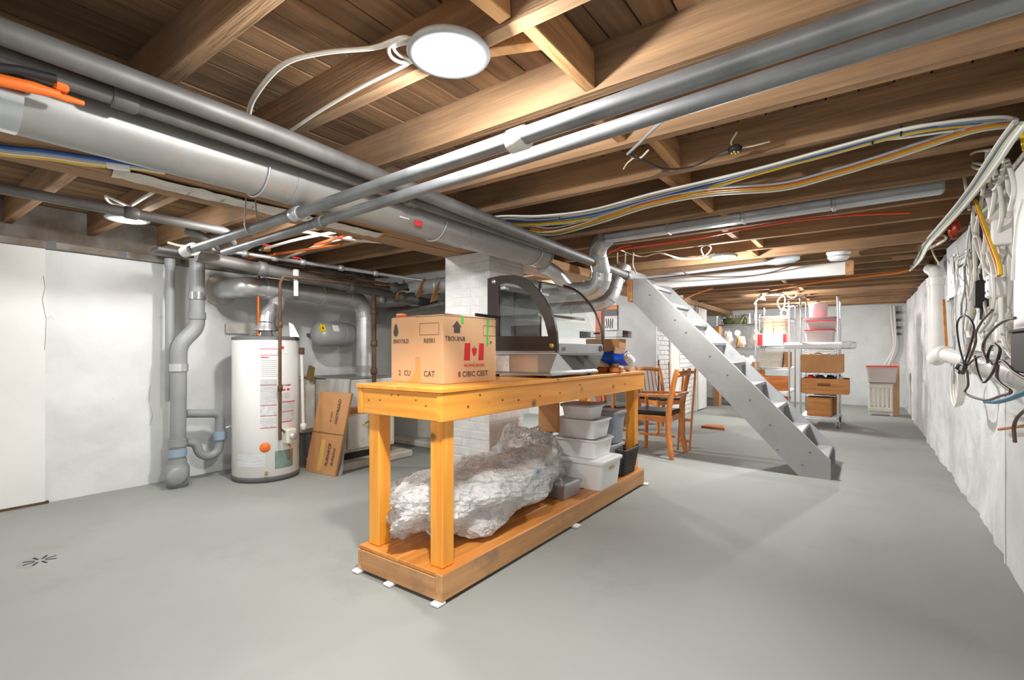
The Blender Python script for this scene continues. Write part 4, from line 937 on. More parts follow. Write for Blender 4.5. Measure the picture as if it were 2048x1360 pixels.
# cross ducts above box: grey horizontal trunk
pipe('trunk_duct', 'wide grey duct running behind the cardboard box', [W(752, 632, Y=3.85), V((-2.95, 3.85, W(885, 630, Y=3.85).z))], .10, 'galv_dull', (.3, .7), jl=.03, jr=1.04, cat='duct', n=24)
pipe('trunk_duct', 'pale round duct higher up, left of the pier', [V((-4.0, 3.6, 1.78)), V((-3.05, 3.62, 1.80))], .075, 'duct_pale', (.5,), jl=.03, jr=1.05, cat='duct', n=24)
for i, (px, py, sx) in enumerate(((800, 585, .16), (840, 580, .12), (870, 588, .14))):
    p = W(px, py, Y=3.515); single('insulation_scrap', MB().prism([p+V((.02*k, sx*yy_, zz_)) for k, yy_, zz_ in ((0, -.5, -.09), (1, -.2, .05), (2, .1, .13), (1, .35, .10), (0, .15, .0), (-1, .5, -.02), (0, .1, -.06))], (.012, 0, 0)), 'cardboard_brown', ('torn brown wrapping hanging from the pipes, left piece', 'torn brown wrapping hanging from the pipes, middle piece', 'torn brown wrapping hanging from the pipes beside the pier')[i], 'scrap')
fit = thing('pipe_fitting', 'cluster of old grey cast fittings on the pipes behind the box', 'fitting', W(800, 600, X=-3.7))
for px, py, r in ((790, 575, .05), (805, 592, .04), (765, 600, .035)):
    p = W(px, py, X=-3.7); part('flange', MB().lathe([(0, -.02), (r, -.02), (r, .02), (0, .02)], p, 16, Ry(90)), 'iron_pipe', fit); part('neck', MB().tube([p, p+V((-.02, .16, .03))], r*.6, 12), 'iron_pipe', fit)

# ------------------------------------------------------------------ drain stack on the left wall
ds = thing('drain_stack', 'thick grey drain stack with offset elbow on the left wall', 'pipe', W(355, 975, Z=0))
sx_ = -4.62
lowb = W(355, 975, X=sx_); lowb.z = 0; e0 = W(357, 735, X=sx_); e0 = V((sx_, lowb.y+.01, e0.z))
e1 = W(357, 690, X=sx_); e2 = W(394, 655, X=sx_); tpp = W(394, 500, X=sx_)
SR = .058
part('lower_pipe', MB().tube([lowb+V((0, 0, .14)), e0], SR, 22), 'pipe_grey', ds)
part('offset', MB().tube(pipe_path([e0, V((sx_, lowb.y+.01, e1.z)), V((sx_, e2.y, e2.z)), V((sx_, e2.y, e2.z+.12))], .07), SR*1.04, 22), 'pipe_grey', ds)
part('upper_pipe', MB().tube([V((sx_, e2.y, e2.z+.1)), V((sx_, e2.y, 1.90))], SR, 22), 'pipe_grey', ds)
for q, m in ((e0, 'galv'), (V((sx_, e2.y, e2.z+.10)), 'pipe_grey'), (V((sx_, e2.y, W(394, 592, X=sx_).z)), 'chrome'), (V((sx_, lowb.y, W(355, 885, X=sx_).z)), 'pipe_grey'), (V((sx_, lowb.y, W(355, 905, X=sx_).z)), 'union_blue'), (V((sx_, lowb.y, W(355, 925, X=sx_).z)), 'pipe_grey')):
    part('collar', MB().tube([q-V((0, 0, .03)), q+V((0, 0, .03))], SR*1.16, 22), m, ds)
part('cleanout', MB().lathe([(0, -.10), (.075, -.10), (.085, -.06), (.085, .06), (.055, .11), (.055, .15), (0, .15)], lowb+V((.0, 0, .10)), 22, Matrix.Rotation(0, 4, 'Z')), 'pipe_grey', ds)
part('cleanout_cap', MB().lathe([(0, 0), (.078, 0), (.078, .02), (.05, .03), (0, .032)], lowb+V((.07, -.03, .10)), 20, Ry(90)), 'pipe_grey', ds)
pipe('vent_pipe', 'slim grey vent pipe left of the drain stack', [V((-4.72, lowb.y-.02, .70)), V((-4.72, lowb.y-.02, 1.88))], .034, 'pipe_grey', (.98,), jr=1.15)
single('mount_plate', MB().cbox(W(368, 507, X=-4.6), .16, .42, .035, .008), 'iron_pipe', 'flat metal plate where the grey pipes meet the ledge', 'plate')
tr = thing('trap_branch', 'grey trap branch with a blue union beside the water heater', 'pipe', W(440, 905, X=-4.72))
bx_ = -4.66
q = [W(x, y, X=bx_) for x, y in ((372, 827), (440, 827), (444, 905), (420, 905), (372, 884))]
part('arm', MB().tube(pipe_path([q[0], q[1], V((bx_, q[1].y, W(444, 862, X=bx_).z))], .06), .036, 16), 'pipe_grey', tr)
part('union', MB().tube([V((bx_, q[1].y, W(444, 878, X=bx_).z)), V((bx_, q[1].y, W(444, 862, X=bx_).z))], .052, 18), 'union_blue', tr)
zb = W(444, 900, X=bx_).z
part('trap_bend', MB().tube(crom([V((bx_, q[1].y, W(444, 878, X=bx_).z)), V((bx_, q[1].y-.02, zb)), V((bx_, q[1].y-.09, zb-.035)), V((bx_, q[1].y-.16, zb)), V((bx_, q[1].y-.2, W(405, 886, X=bx_).z)), q[4]], 5), .036, 16), 'pipe_grey', tr)
p = W(452, 855, X=-4.6); part('tap_body', MB().tube([p, p+V((.02, .06, .01))], .014, 8), 'chrome', tr); part('tap_handle', MB().tube([p+V((.02, .04, .02)), p+V((.04, .12, .035))], .007, 6), 'plastic_black', tr)

# ------------------------------------------------------------------ water heater
HC = V((-4.37, 2.27, 0)); HR = .272; HT = 1.245
wh = thing('water_heater', 'tall white cylindrical water heater with paper labels', 'water heater', HC)
part('tank', MB().lathe([(0, .03), (HR-.01, .03), (HR, .04), (HR, HT-.02), (HR-.01, HT-.008)], HC, 48), 'enamel_white', wh)
part('top_cap', MB().lathe([(HR+.003, HT-.028), (HR+.003, HT-.006), (HR-.03, HT+.004), (0, HT+.008)], HC, 48), 'rubber_grey', wh)
part('base_ring', MB().lathe([(0, 0), (HR-.012, 0), (HR+.003, .012), (HR+.003, .045), (HR-.002, .05)], HC, 48), 'rubber_grey', wh)
vang = math.atan2(-HC.y, -HC.x)        # towards the viewer
def wrap(name, a0, a1, z0, z1, m, off=.0015, par=None):
    n = 8; A = []; B = []
    for i in range(n+1):
        t = vang+math.radians(a0+(a1-a0)*i/n); r = HR+off
        A.append(HC+V((r*math.cos(t), r*math.sin(t), z0))); B.append(HC+V((r*math.cos(t), r*math.sin(t), z1)))
    return part(name, MB().strip(A, B, True), m, par or wh)
# + angles are to the right as seen by the viewer
def zpix(y): return CAM_H+(HORIZON-y)/FPX*4.13
def hlabel(a0, a1, y0, y1, m, name='paper_label'): return wrap(name, a0, a1, zpix(y1), zpix(y0), m)
l1 = hlabel(-10, 18, 697, 711, 'paper_white'); wrap('label_edge', -10, 18, zpix(698.5), zpix(697), 'ink_red', .002, wh); wrap('label_edge', -10, 18, zpix(711), zpix(710), 'ink_red', .002, wh)
hlabel(-9, 4, 714, 716, 'ink_red', 'label_edge')
for y in range(720, 755, 4): hlabel(-8, 17, y, y+1.6, 'label_grey', 'label_line')
hlabel(-10, 17, 759, 810, 'label_grey'); hlabel(-10, 17, 812, 857, 'paper_grey')
for y in (770, 811, 832, 856): hlabel(-10, 17, y, y+1.6, 'ink_red', 'label_edge')
hlabel(-7, 10, 838, 853, 'label_grey')
hlabel(25, 45, 771, 803, 'paper_white'); hlabel(25, 45, 771, 774.5, 'ink_red', 'label_edge'); hlabel(28, 33, 780, 784, 'ink_red', 'label_edge'); hlabel(36, 42, 779, 784, 'ink_red', 'label_edge'); hlabel(26, 44, 788, 801, 'label_grey', 'label_line')
hlabel(22, 54, 808, 845, 'label_grey'); hlabel(21, 56, 806, 807.6, 'ink_red', 'label_edge'); hlabel(22, 50, 826, 828, 'ink_red', 'label_edge'); hlabel(22, 48, 847, 848.6, 'ink_red', 'label_edge')
hlabel(22, 30, 692, 698, 'ink_red', 'label_edge'); hlabel(26, 40, 699, 708, 'paper_white')
hlabel(-52, -1, 908, 934, 'label_grey', 'access_cover'); hlabel(14, 50, 906, 942, 'label_teal', 'burner_cover')
t = vang+math.radians(-2); q = HC+V(((HR)*math.cos(t), HR*math.sin(t), zpix(896)))
part('orange_cap', MB().lathe([(0, .012), (.02, .012), (.028, .006), (.040, .006), (.042, 0)], q, 24, Matrix.Rotation(t, 4, 'Z') @ Ry(90)), 'plastic_orange', wh)
t = vang+math.radians(36); q = HC+V((HR*math.cos(t), HR*math.sin(t), zpix(877))); od = V((math.cos(t), math.sin(t), 0))
gv = part('gas_valve', MB().cbox(q+od*.035, .075, .10, .13, .014, t), 'enamel_cream', wh)
part('dial', MB().lathe([(0, .03), (.028, .03), (.032, 0)], q+od*.07, 20, Matrix.Rotation(t, 4, 'Z') @ Ry(90)), 'galv', gv)
part('thermo_line', MB().tube(crom([q+V((0, 0, -.06)), q+od*.05+V((0, 0, -.1)), q+od*.03+V((.02, 0, -.17)), q+V((.02, 0, -.2))], 4), .006, 6), 'copper', wh)
part('drain_tap', MB().tube([HC+V((math.cos(vang), math.sin(vang), 0))*HR+V((0, 0, .085)), HC+V((math.cos(vang), math.sin(vang), 0))*(HR+.04)+V((0, 0, .08))], .012, 8), 'brass', wh)
hood = HC+V((.0, .0, HT+.008))
for i in range(4):
    a = i*math.pi/2+.5; part('hood_leg', MB().tube([hood+V((.09*math.cos(a), .09*math.sin(a), 0)), hood+V((.07*math.cos(a), .07*math.sin(a), .06))], .006, 5), 'galv', wh)
part('draft_hood', MB().lathe([(.11, .05), (.105, .065), (.078, .10), (.075, .12)], hood, 24), 'galv', wh)
pp = HC+V((math.cos(vang+.9), math.sin(vang+.9), 0))*(HR-.03)
part('white_wing', MB().prism([pp+V((0, 0, HT)), pp+V((.05, .06, HT)), pp+V((.0, .03, HT+.11)), pp+V((-.02, .0, HT+.13))], (.012, -.008, 0)), 'plastic_white', wh)
# flue
fl_ = thing('flue_pipe', 'shiny galvanised flue running from wall to water heater and furnace', 'flue', (-4.4, 2.7, 1.5))
FX, FZ, FR = -4.40, 1.685, .088
part('wall_elbow', MB().tube(pipe_path([V((-4.88, 2.10, 1.685)), V((FX, 2.10, FZ)), V((FX, 2.3, FZ))], .16), FR, 26, smooth=True), 'galv', fl_)
part('wall_collar', MB().tube([V((-4.885, 2.10, 1.685)), V((-4.86, 2.10, 1.685))], .14, 26), 'old_white', fl_)
part('tee', MB().tube([V((FX, 2.26, FZ)), V((FX, 2.52, FZ))], FR+.008, 26), 'galv', fl_)
part('main_run', MB().tube([V((FX, 2.5, FZ)), V((-4.30, 3.10, 1.66))], FR, 26), 'galv', fl_)
part('furnace_elbow', MB().tube(bend(V((-4.30, 3.08, 1.66)), V((-4.28, 3.26, 1.655)), V((-4.28, 3.27, 1.48)), 5), FR+.004, 26, smooth=False), 'galv', fl_)
part('furnace_drop', MB().tube([V((-4.28, 3.27, 1.50)), V((-4.28, 3.27, .86))], FR, 26), 'galv', fl_)
part('heater_elbow', MB().tube(crom([V((FX, 2.39, FZ-.05)), V((FX-.0, 2.37, FZ-.16)), V((-4.385, 2.29, FZ-.24)), V((-4.37, 2.27, HT+.12))], 3), .072, 22, smooth=False), 'galv', fl_)
for y in (2.27, 2.51, 2.8): part('joint_band', MB().tube([V((FX+(.1*(y-2.5)/.6 if y > 2.5 else 0), y-.008, FZ-(.025*(y-2.5)/.6 if y > 2.5 else 0))), V((FX+(.1*(y-2.5)/.6 if y > 2.5 else 0), y+.008, FZ-(.025*(y-2.5)/.6 if y > 2.5 else 0)))], FR+.012, 26), 'galv', fl_)
part('joint_band', MB().tube([V((-4.28, 3.27, 1.44)), V((-4.28, 3.27, 1.455))], FR+.007, 26), 'galv', fl_)
part('joint_band', MB().tube([V((-4.28, 3.27, .90)), V((-4.28, 3.27, .97))], FR+.006, 26), 'galv_dull', fl_)
# gas, copper and relief lines
gl = HC+V((math.cos(vang+math.radians(19)), math.sin(vang+math.radians(19)), 0))*(HR+.05)
gp = pipe('gas_pipe', 'dark gas pipe dropping down the front of the water heater', [V((-3.75, 3.4, 1.74)), V((gl.x+.02, gl.y+.02, 1.76)), V((gl.x, gl.y, 1.70)), V((gl.x, gl.y, .36))], .013, 'iron_rust', (.62, .83), rad=.02, jl=.05, jr=1.6, n=10)
part('branch', MB().tube([V((gl.x, gl.y, .46)), q+od*.03], .010, 8), 'iron_pipe', gp)
pipe('copper_pipe', 'bright copper pipe rising from the left of the water heater top', [V((W(517, 660, Y=2.2).x, 2.2, HT+.005)), V((W(517, 660, Y=2.2).x, 2.2, 1.80))], .014, 'copper', (.02,), jl=.04, jr=1.3, n=10)
rp = HC+V((math.cos(vang+1.25), math.sin(vang+1.25), 0))*(HR+.03)
rl = pipe('relief_pipe', 'thin white overflow pipe down the right side of the water heater', [V((rp.x, rp.y, 1.10)), V((rp.x+.01, rp.y+.01, .42))], .014, 'pipe_white', (.98,), jl=.06, jr=1.9, n=10)
part('rusty_cap', MB().tube([V((rp.x, rp.y, 1.09)), V((rp.x, rp.y, 1.15))], .024, 8), 'iron_rust', rl)
pipe('white_pipe', 'short white pipe hanging from the drain over the flue', [W(592, 545, X=-4.05), W(592, 592, X=-4.05)], .02, 'pipe_white', (.05,), n=10)
# wall patch
p = W(475, 657, X=-4.87); single('wall_patch', MB().cbox(p+V((.01, 0, 0)), .012, .22, .10, .004), 'old_white', 'white painted plate on the wall above the water heater', 'plate')
# expansion tank
et = thing('expansion_tank', 'grey horizontal expansion tank with a yellow tag', 'tank', (-4.58, 3.12, 1.14))
tc_ = V((-4.60, 2.93, 1.295)); prof_ = [(0, -.05), (.06, -.045), (.11, -.02), (.132, .02), (.132, .36), (.11, .40), (.0, .425)]
part('shell', MB().lathe(prof_, tc_, 30, Matrix.Rotation(-math.pi/2, 4, 'X')), 'tank_grey', et)
part('seam', MB().lathe([(.133, .26), (.137, .27), (.133, .28)], tc_, 30, Matrix.Rotation(-math.pi/2, 4, 'X')), 'tank_grey', et)
part('yellow_tag', MB().cbox(tc_+V((.09, -.005, .055)), .05, .05, .085, .008, m=Ry(-35)), 'plastic_yellow', et); part('tag_hole', MB().cbox(tc_+V((.115, -.02, .055)), .012, .012, .03, .002, m=Ry(-35)), 'plastic_black', et)
part('sticker', MB().cbox(tc_+V((.118, .13, .06)), .006, .07, .07, .001, m=Ry(-25)), 'paper_white', et)
part('bracket', MB().box(-4.9, -4.70, 2.98, 3.01, 1.28, 1.31, .003).box(-4.9, -4.70, 3.22, 3.25, 1.28, 1.31, .003), 'iron_pipe', et)
# ------------------------------------------------------------------ furnace, slab, leaning sheets
sl = thing('concrete_slab', 'low concrete slab under the furnace', 'slab', (-4.3, 3.15, 0))
part('slab', MB().box(-4.78, -3.90, 2.70, 3.60, 0, .075, .015), 'concrete', sl)
fu = thing('furnace', 'old cream metal furnace behind the leaning boards', 'furnace', (-4.35, 3.15, .075))
part('cabinet', MB().box(-4.72, -4.02, 2.80, 3.45, .14, .85, .012), 'enamel_cream', fu); part('plinth', MB().box(-4.70, -4.04, 2.83, 3.42, .076, .14), 'hole_dark', fu)
dr = part('front_door', MB().box(-4.02, -3.995, 2.86, 3.40, .17, .50, .008), 'enamel_cream', fu); part('handle', MB().tube([V((-3.99, 3.02, .40)), V((-3.97, 3.05, .42)), V((-3.97, 3.10, .43))], .008, 6), 'brass', dr)
part('upper_door', MB().box(-4.02, -4.0, 2.82, 3.43, .58, .84, .006), 'white_paint', fu); part('orange_strip', MB().box(-4.02, -4.003, 2.80, 3.45, .515, .565, .002), 'orange_wood', fu)
part('top_plate', MB().box(-4.73, -4.01, 2.79, 3.46, .85, .86, .003), 'galv_dull', fu)
cb = thing('boiler_casing', 'beige metal casing between water heater and furnace', 'casing', (-4.55, 2.72, 0))
part('box', MB().box(-4.78, -4.42, 2.62, 2.78, .32, .84, .02), 'enamel_cream', cb); part('cover', MB().box(-4.42, -4.40, 2.63, 2.77, .36, .80, .006), 'old_white', cb)
part('bracket', MB().prism([V((-4.45, 2.70, .84)), V((-4.35, 2.70, .84)), V((-4.32, 2.70, .96)), V((-4.40, 2.70, .98))], (0, .02, 0)), 'brass', cb); part('stand', MB().box(-4.75, -4.45, 2.64, 2.76, 0, .32, .004), 'iron_pipe', cb)
def lean(name, label, bl, br, tl, th, m, cat):
    tr_ = tl+(br-bl); n = (br-bl).cross(tl-bl).normalized()
    t = thing(name, label, cat, (bl+br)/2); part('sheet', MB().prism([bl, br, tr_, tl], n*-th), m, t); return t, n, (br-bl), (tl-bl)
B1, B2 = W(640, 945, Z=.002), W(678, 952, Z=.002)
lb, n_, e_, u_ = lean('leaning_board', 'grey board leaning against the furnace', W(632, 945, Z=.002), W(681, 952, Z=.002), W(652, 757, X=-4.16), .022, 'board_ply', 'board')
C1, C2 = W(610, 941, Z=.002), W(670, 953, Z=.002)
tl_ = W(640, 783, X=-4.06)
lc_, n2, e2_, u2 = lean('flat_carton', 'flattened brown cardboard carton leaning on the grey board', C1, C2, tl_, .02, 'cardboard_brown', 'cardboard')
part('fold_line', MB().prism([C1+u2*.5+n2*.002, C1+e2_+u2*.5+n2*.002, C1+e2_+u2*.508+n2*.002, C1+u2*.508+n2*.002], n2*.0015), 'ink_brown', lc_)
part('tape', MB().prism([C1+e2_*.38+u2*.03+n2*.001, C1+e2_*.52+u2*.03+n2*.001, C1+e2_*.5+u2*.42+n2*.001, C1+e2_*.36+u2*.42+n2*.001], n2*.001), 'kraft_tape', lc_)
xd = u2.normalized(); yd = -e2_.normalized()
yd = (yd-xd*yd.dot(xd)).normalized()
sg = 1 if xd.cross(yd).dot(n2) > 0 else -1
for u, v, s_, h in ((.10, .70, 'FURNACE', .035), (.62, .75, 'GOODMAN' if False else 'OOTREAD', .035), (.12, .86, 'BUREAUS', .028), (.64, .55, 'inc. depot', .018)):
    text(s_, C1+e2_*v+u2*u+n2*.004, xd, yd if sg > 0 else -yd, h, 'ink_black', lc_)
# ------------------------------------------------------------------ floor drain
fd = thing('floor_drain', 'round metal floor drain with a star of slots', 'drain', W(80, 1122, Z=0)); fc = FRAME[fd].translation
part('plate', MB().lathe([(0, .003), (.085, .003), (.09, 0)], fc, 32), 'pipe_grey', fd)
for i in range(8):
    a = i*math.pi/4+.2; d = V((math.cos(a), math.sin(a), 0)); part('slot', MB().bar(fc+d*.022+V((0, 0, .0035)), fc+d*.07+V((0, 0, .0035)), .010, .001), 'hole_dark', fd)
# ------------------------------------------------------------------ saw and rag on top of the duct
sw = thing('hand_saw', 'bow saw with an orange frame stuck above the big duct', 'saw', W(60, 175, X=-1.99))
q = [W(x, y, X=-1.99) for x, y in ((-60, 148), (0, 160), (70, 176), (120, 190))]
part('frame', MB().tube(q, [.014, .018, .018, .012], 8), 'plastic_orange', sw); q2 = [W(x, y, X=-1.99) for x, y in ((92, 185), (130, 196), (168, 207))]
part('lower_bar', MB().tube(q2, [.006, .012, .008], 8), 'plastic_orange', sw); p = W(122, 168, X=-1.985); part('clamp', MB().cbox(p, .03, .035, .045, .006), 'plastic_orange', sw)
part('grip', MB().tube([W(-60, 128, X=-1.96), W(40, 140, X=-1.96), W(112, 158, X=-1.96)], .013, 8), 'plastic_black', sw)

pipe('gas_riser', 'dark vertical gas riser between the flue drop and the cardboard box', [W(748, 590, X=-3.96), V((-3.96, W(748, 590, X=-3.96).y, .30))], .022, 'iron_rust', (.12, .35, .55, .8), jl=.06, jr=1.5, n=12)
yp = W(781, 838, Y=3.9)
pipe('yellow_gas_pipe', 'short yellow gas pipe seen under the bench near the middle wall', [V((yp.x, 3.9, .80)), V((yp.x, 3.9, .02))], .016, 'plastic_yellow', (.3, .9), jm='iron_rust', jl=.05, jr=1.4, n=10)
pipe('curved_pipe', 'thin grey pipe elbowed over the top of the cardboard box', [V((-3.96, 3.45, 1.52)), V((-3.7, 3.45, 1.54)), V((-3.1, 3.5, 1.62))], .02, 'iron_pipe', (.4, .7), jl=.05, jr=1.4, n=12)
# ------------------------------------------------------------------ cables
CN = {}
def cable(label, pts, r, col, group=None, name='cable', k=6, n=6):
    mb = MB().tube(crom(pts, k), r, n)
    return single(name, mb, 'cable_'+col, label, 'cable', group)
# pair of cables looping to the nearest lamp
L0_ = p0+V((-.105, -.03, .0))
c1 = [W(492, 238, Z=2.06), W(505, 195, Z=2.09), W(560, 130, Z=2.10), W(640, 105, Z=2.09), W(740, 95, Z=2.06), W(778, 83, Z=2.04), W(800, 75, Z=2.035), W(815, 74, Z=2.04)]
cable('white lamp cable arching across the boards to the nearest light', c1, .0055, 'white', 'lamp cables'); cable('white lamp cable twin running just below the arched one', [p+V((.010, .006, -.004)) for p in c1], .0055, 'white', 'lamp cables')
c2 = [W(572, 268, Z=2.045), W(640, 222, Z=2.035), W(720, 175, Z=2.035), W(790, 140, Z=2.035), W(815, 127, Z=2.035), W(828, 118, Z=2.035)]
cable('white lamp cable running straight along the joist to the nearest light', c2, .0065, 'white', 'lamp cables')
c3 = [W(822, 82, Z=2.035), W(795, 84, Z=2.033), W(778, 96, Z=2.033), W(782, 113, Z=2.033), W(800, 124, Z=2.033), W(825, 124, Z=2.035)]
cable('white cable loop beside the nearest light', c3, .0055, 'white', 'lamp cables'); cable('inner white cable loop touching the nearest light', [W(820, 85, Z=2.034), W(795, 90, Z=2.033), W(788, 98, Z=2.033), W(803, 112, Z=2.033), W(826, 120, Z=2.035)], .0055, 'white', 'lamp cables')
# big bundle across the joists to the right wall
ZC = 2.015
base = [(935, 452), (1000, 441), (1080, 440), (1180, 428), (1300, 396), (1400, 372), (1520, 340), (1650, 305), (1800, 264), (1900, 247), (2000, 240), (2034, 243)]
cols = [('blue', 0, 0), ('yellow', 7, .0), ('white', -5, .004), ('ltblue', 3, .008), ('white', 11, .004), ('grey', -2, .012), ('white', -8, .01)]
wordy = {0: 'thick blue cable of the overhead bundle', 1: 'yellow cable following the blue one across the joists', 2: 'white cable on top of the overhead bundle', 3: 'light blue cable inside the overhead bundle', 4: 'white cable on the underside of the overhead bundle', 5: 'grey cable inside the overhead bundle', 6: 'white cable on the far side of the overhead bundle'}
for i, (c, dy, dz) in enumerate(cols):
    pts = []
    for j, (x, y) in enumerate(base):
        w = 1.0 if j < 6 else .6
        pts.append(W(x, y+dy*w+random.uniform(-1.5, 1.5), Z=ZC-dz*.3))
    cable(wordy[i], pts, .0105 if c in ('blue', 'yellow') else .0065, c, 'overhead cable bundle')
low = [(1060, 460), (1110, 464), (1200, 440), (1300, 408), (1420, 385), (1560, 375), (1660, 350), (1760, 320), (1850, 290), (1950, 258), (2030, 246)]
for i, (c, dy, lb) in enumerate((('yellow', 0, 'sagging yellow cable below the overhead bundle'), ('orange', -4, 'orange-yellow cable sagging along the joists toward the wall'), ('white', 5, 'white cable sagging lowest under the joists'), ('grey', -9, 'grey cable sagging between the two bundles'))):
    cable(lb, [W(x, y+dy, Z=ZC-.005) for x, y in low], .008, c, 'overhead cable bundle')
cable('cream cable drooping under the bundle near the thick pipes', [W(1030, 448, Z=2.02), W(1060, 462, Z=2.01), W(1120, 460, Z=2.0), W(1250, 418, Z=2.02), W(1340, 388, Z=2.03)], .006, 'cream')
cable('thin white cable splitting off the bundle beside the tie', [W(1745, 280, Z=2.015), W(1800, 276, Z=2.01), W(1900, 262, Z=2.01), W(2030, 248, Z=2.015)], .006, 'white')
for px, py in ((1122, 434), (1745, 281), (1802, 262)):
    p = W(px, py, Z=ZC); single('cable_tie', MB().tube([p+V((.0, .022*math.cos(t), .018*math.sin(t))) for t in [i*math.pi/6 for i in range(12)]], .004, 4, closed=True), 'plastic_black', {1122: 'black tie round the bundle near the thick pipes', 1745: 'black tie round the blue cable, left one', 1802: 'black tie round the blue cable, right one'}[px], 'tie')
# bundle turning down the right wall, level with the joists, towards the back
XW = .43
wb_ = [(2036, 246), (2010, 280), (1985, 318), (1950, 370), (1915, 415), (1880, 455), (1850, 490), (1835, 520), (1815, 541)]
for i, (c, dx, lb) in enumerate((('blue', 0, 'blue cable turning along the right wall'), ('ltblue', 5, 'light blue cable turning along the right wall'), ('white', -8, 'white cable on the outside of the wall turn'), ('grey', -4, 'grey cable in the wall turn'), ('yellow', 9, 'yellow cable in the wall turn'), ('teal', 12, 'teal cable in the wall turn'), ('white', 15, 'white cable on the inside of the wall turn'))):
    w = [1, 1, 1, .8, .7, .6, .5, .4, .3]
    cable(lb, [W(x+dx*w[j], y+dx*.2*w[j], X=XW-.006*i) for j, (x, y) in enumerate(wb_)], .0085, c, 'right wall cable turn')
cable('yellow cable hooking down at the picture edge', [W(2030, 248, X=.44), W(2044, 268, X=.44), W(2050, 300, X=.45)], .008, 'yellow')
# orange runs further back
cable('orange-red cable stretched along a joist past the pale duct', [W(1215, 503, Z=2.035), W(1290, 492, Z=2.03), W(1400, 476, Z=2.035), W(1530, 450, Z=2.035), W(1680, 432, Z=2.035), W(1820, 425, Z=2.03)], .008, 'red')
cable('second orange-red cable splitting from the stretched one', [W(1215, 508, Z=2.03), W(1240, 495, Z=2.03), W(1262, 490, Z=2.035)], .006, 'red')
cable('thick orange cable near the back joists', [W(1540, 580, Z=1.99), W(1620, 566, Z=1.99), W(1700, 556, Z=1.99), W(1780, 547, Z=1.99), W(1815, 541, Z=1.99)], .018, 'orange')
cable('orange cable running diagonal behind the stair top', [W(1350, 608, Z=1.97), W(1385, 590, Z=1.97), W(1425, 576, Z=1.98)], .016, 'orange')
cable('brown cable looping under the long white board', [W(1362, 537, Z=1.99), W(1385, 552, Z=1.96), W(1480, 553, Z=1.95), W(1540, 545, Z=1.97), W(1590, 529, Z=2.0)], .007, 'brown')
cable('grey cable pair hanging below the long white board', [W(1318, 575, Z=1.95), W(1345, 579, Z=1.95), W(1372, 572, Z=1.95), W(1440, 570, Z=1.95), W(1500, 563, Z=1.95), W(1545, 552, Z=1.97)], .009, 'grey')
cable('white cable ring left of the middle light', [W(1408, 513, Z=2.03), W(1402, 498, Z=2.03), W(1412, 490, Z=2.03), W(1422, 495, Z=2.03), W(1415, 507, Z=2.03), W(1400, 516, Z=2.03), W(1366, 517, Z=2.02), W(1320, 506, Z=2.03)], .006, 'white')
cable('cream cable strung left of the middle light', [W(1240, 500, Z=2.04), W(1283, 513, Z=2.03), W(1322, 506, Z=2.03), W(1360, 518, Z=2.0), W(1405, 514, Z=2.02), W(1430, 507, Z=2.03)], .006, 'cream')
for i in range(3): cable(('left', 'middle', 'right')[i]+' cream cable drop at the stair head', [W(1235+16*i, 505, Z=2.03), W(1236+15*i, 530, Y=5.0), W(1245+14*i, 548, Y=5.0)], .007, 'cream')
cable('dark cable sagging from a junction on the joist', [W(1255, 308, Z=2.045), W(1290, 322, Z=2.02), W(1330, 338, Z=2.01), W(1385, 333, Z=2.02), W(1440, 307, Z=2.04), W(1462, 300, Z=2.045)], .005, 'black')
cable('pale cable rising from the joist to the crossing pipes', [W(1255, 308, Z=2.045), W(1280, 285, Z=2.04), W(1310, 255, Z=2.03), W(1335, 236, Z=2.02)], .007, 'grey')
cable('short pale cable end dangling from the joist', [W(1262, 312, Z=2.04), W(1280, 316, Z=2.03), W(1297, 300, Z=2.04)], .005, 'cream')
cable('short wire tail below the junction', [W(1272, 312, Z=2.04), W(1255, 326, Z=2.03), W(1247, 338, Z=2.02)], .004, 'cream')
jp = W(1470, 296, Z=2.045)
jb = thing('junction_knob', 'black ceramic wire knob on the joist side', 'junction', jp); part('disc', MB().lathe([(0, -.02), (.028, -.02), (.032, 0), (.02, .01), (0, .01)], jp, 16), 'plastic_black', jb)
for i in range(4): part('terminal', MB().lathe([(0, -.028), (.007, -.028), (.007, -.02)], jp+V((.014*math.cos(i*1.57), .014*math.sin(i*1.57), 0)), 8), 'brass', jb)
cable('cream wire rising from the black knob', [jp, W(1462, 285, Z=2.06), W(1474, 264, Z=2.08)], .004, 'cream'); cable('cream wire leaving the black knob to the right', [jp, W(1500, 293, Z=2.05), W(1540, 283, Z=2.06)], .004, 'cream')
# left girder cables
for i, (c, dy, lb) in enumerate((('ltblue', 0, 'pale blue cable under the girder beside the duct'), ('white', 5, 'white cable under the girder beside the duct'), ('yellow', 9, 'yellow cable under the girder beside the duct'), ('blue', -5, 'dark blue cable under the girder beside the duct'), ('orange', 2, 'orange cable under the girder beside the duct'))):
    cable(lb, [W(-60, 278+dy, Z=1.935), W(0, 298+dy, Z=1.935), W(90, 307+dy, Z=1.935), W(180, 320+dy, Z=1.935), W(260, 330+dy*.6, Z=1.937), W(330, 342+dy*.4, Z=1.94)], .009, c, 'girder cables')
single('tape_wrap', MB().tube([W(215, 327, Z=1.93), W(260, 334, Z=1.93)], .022, 8), 'plastic_white', 'white tape sleeve holding the girder cables', 'sleeve')
cable('white flat cable folded above the left wall light', [W(258, 413, Z=2.06), W(300, 388, Z=2.08), W(312, 380, Z=2.10)], .012, 'white'); cable('looped white cable left of the left wall light', [W(262, 414, Z=2.05), W(235, 402, Z=2.05), W(212, 392, Z=2.06), W(222, 405, Z=2.05), W(262, 416, Z=2.05)], .009, 'white')
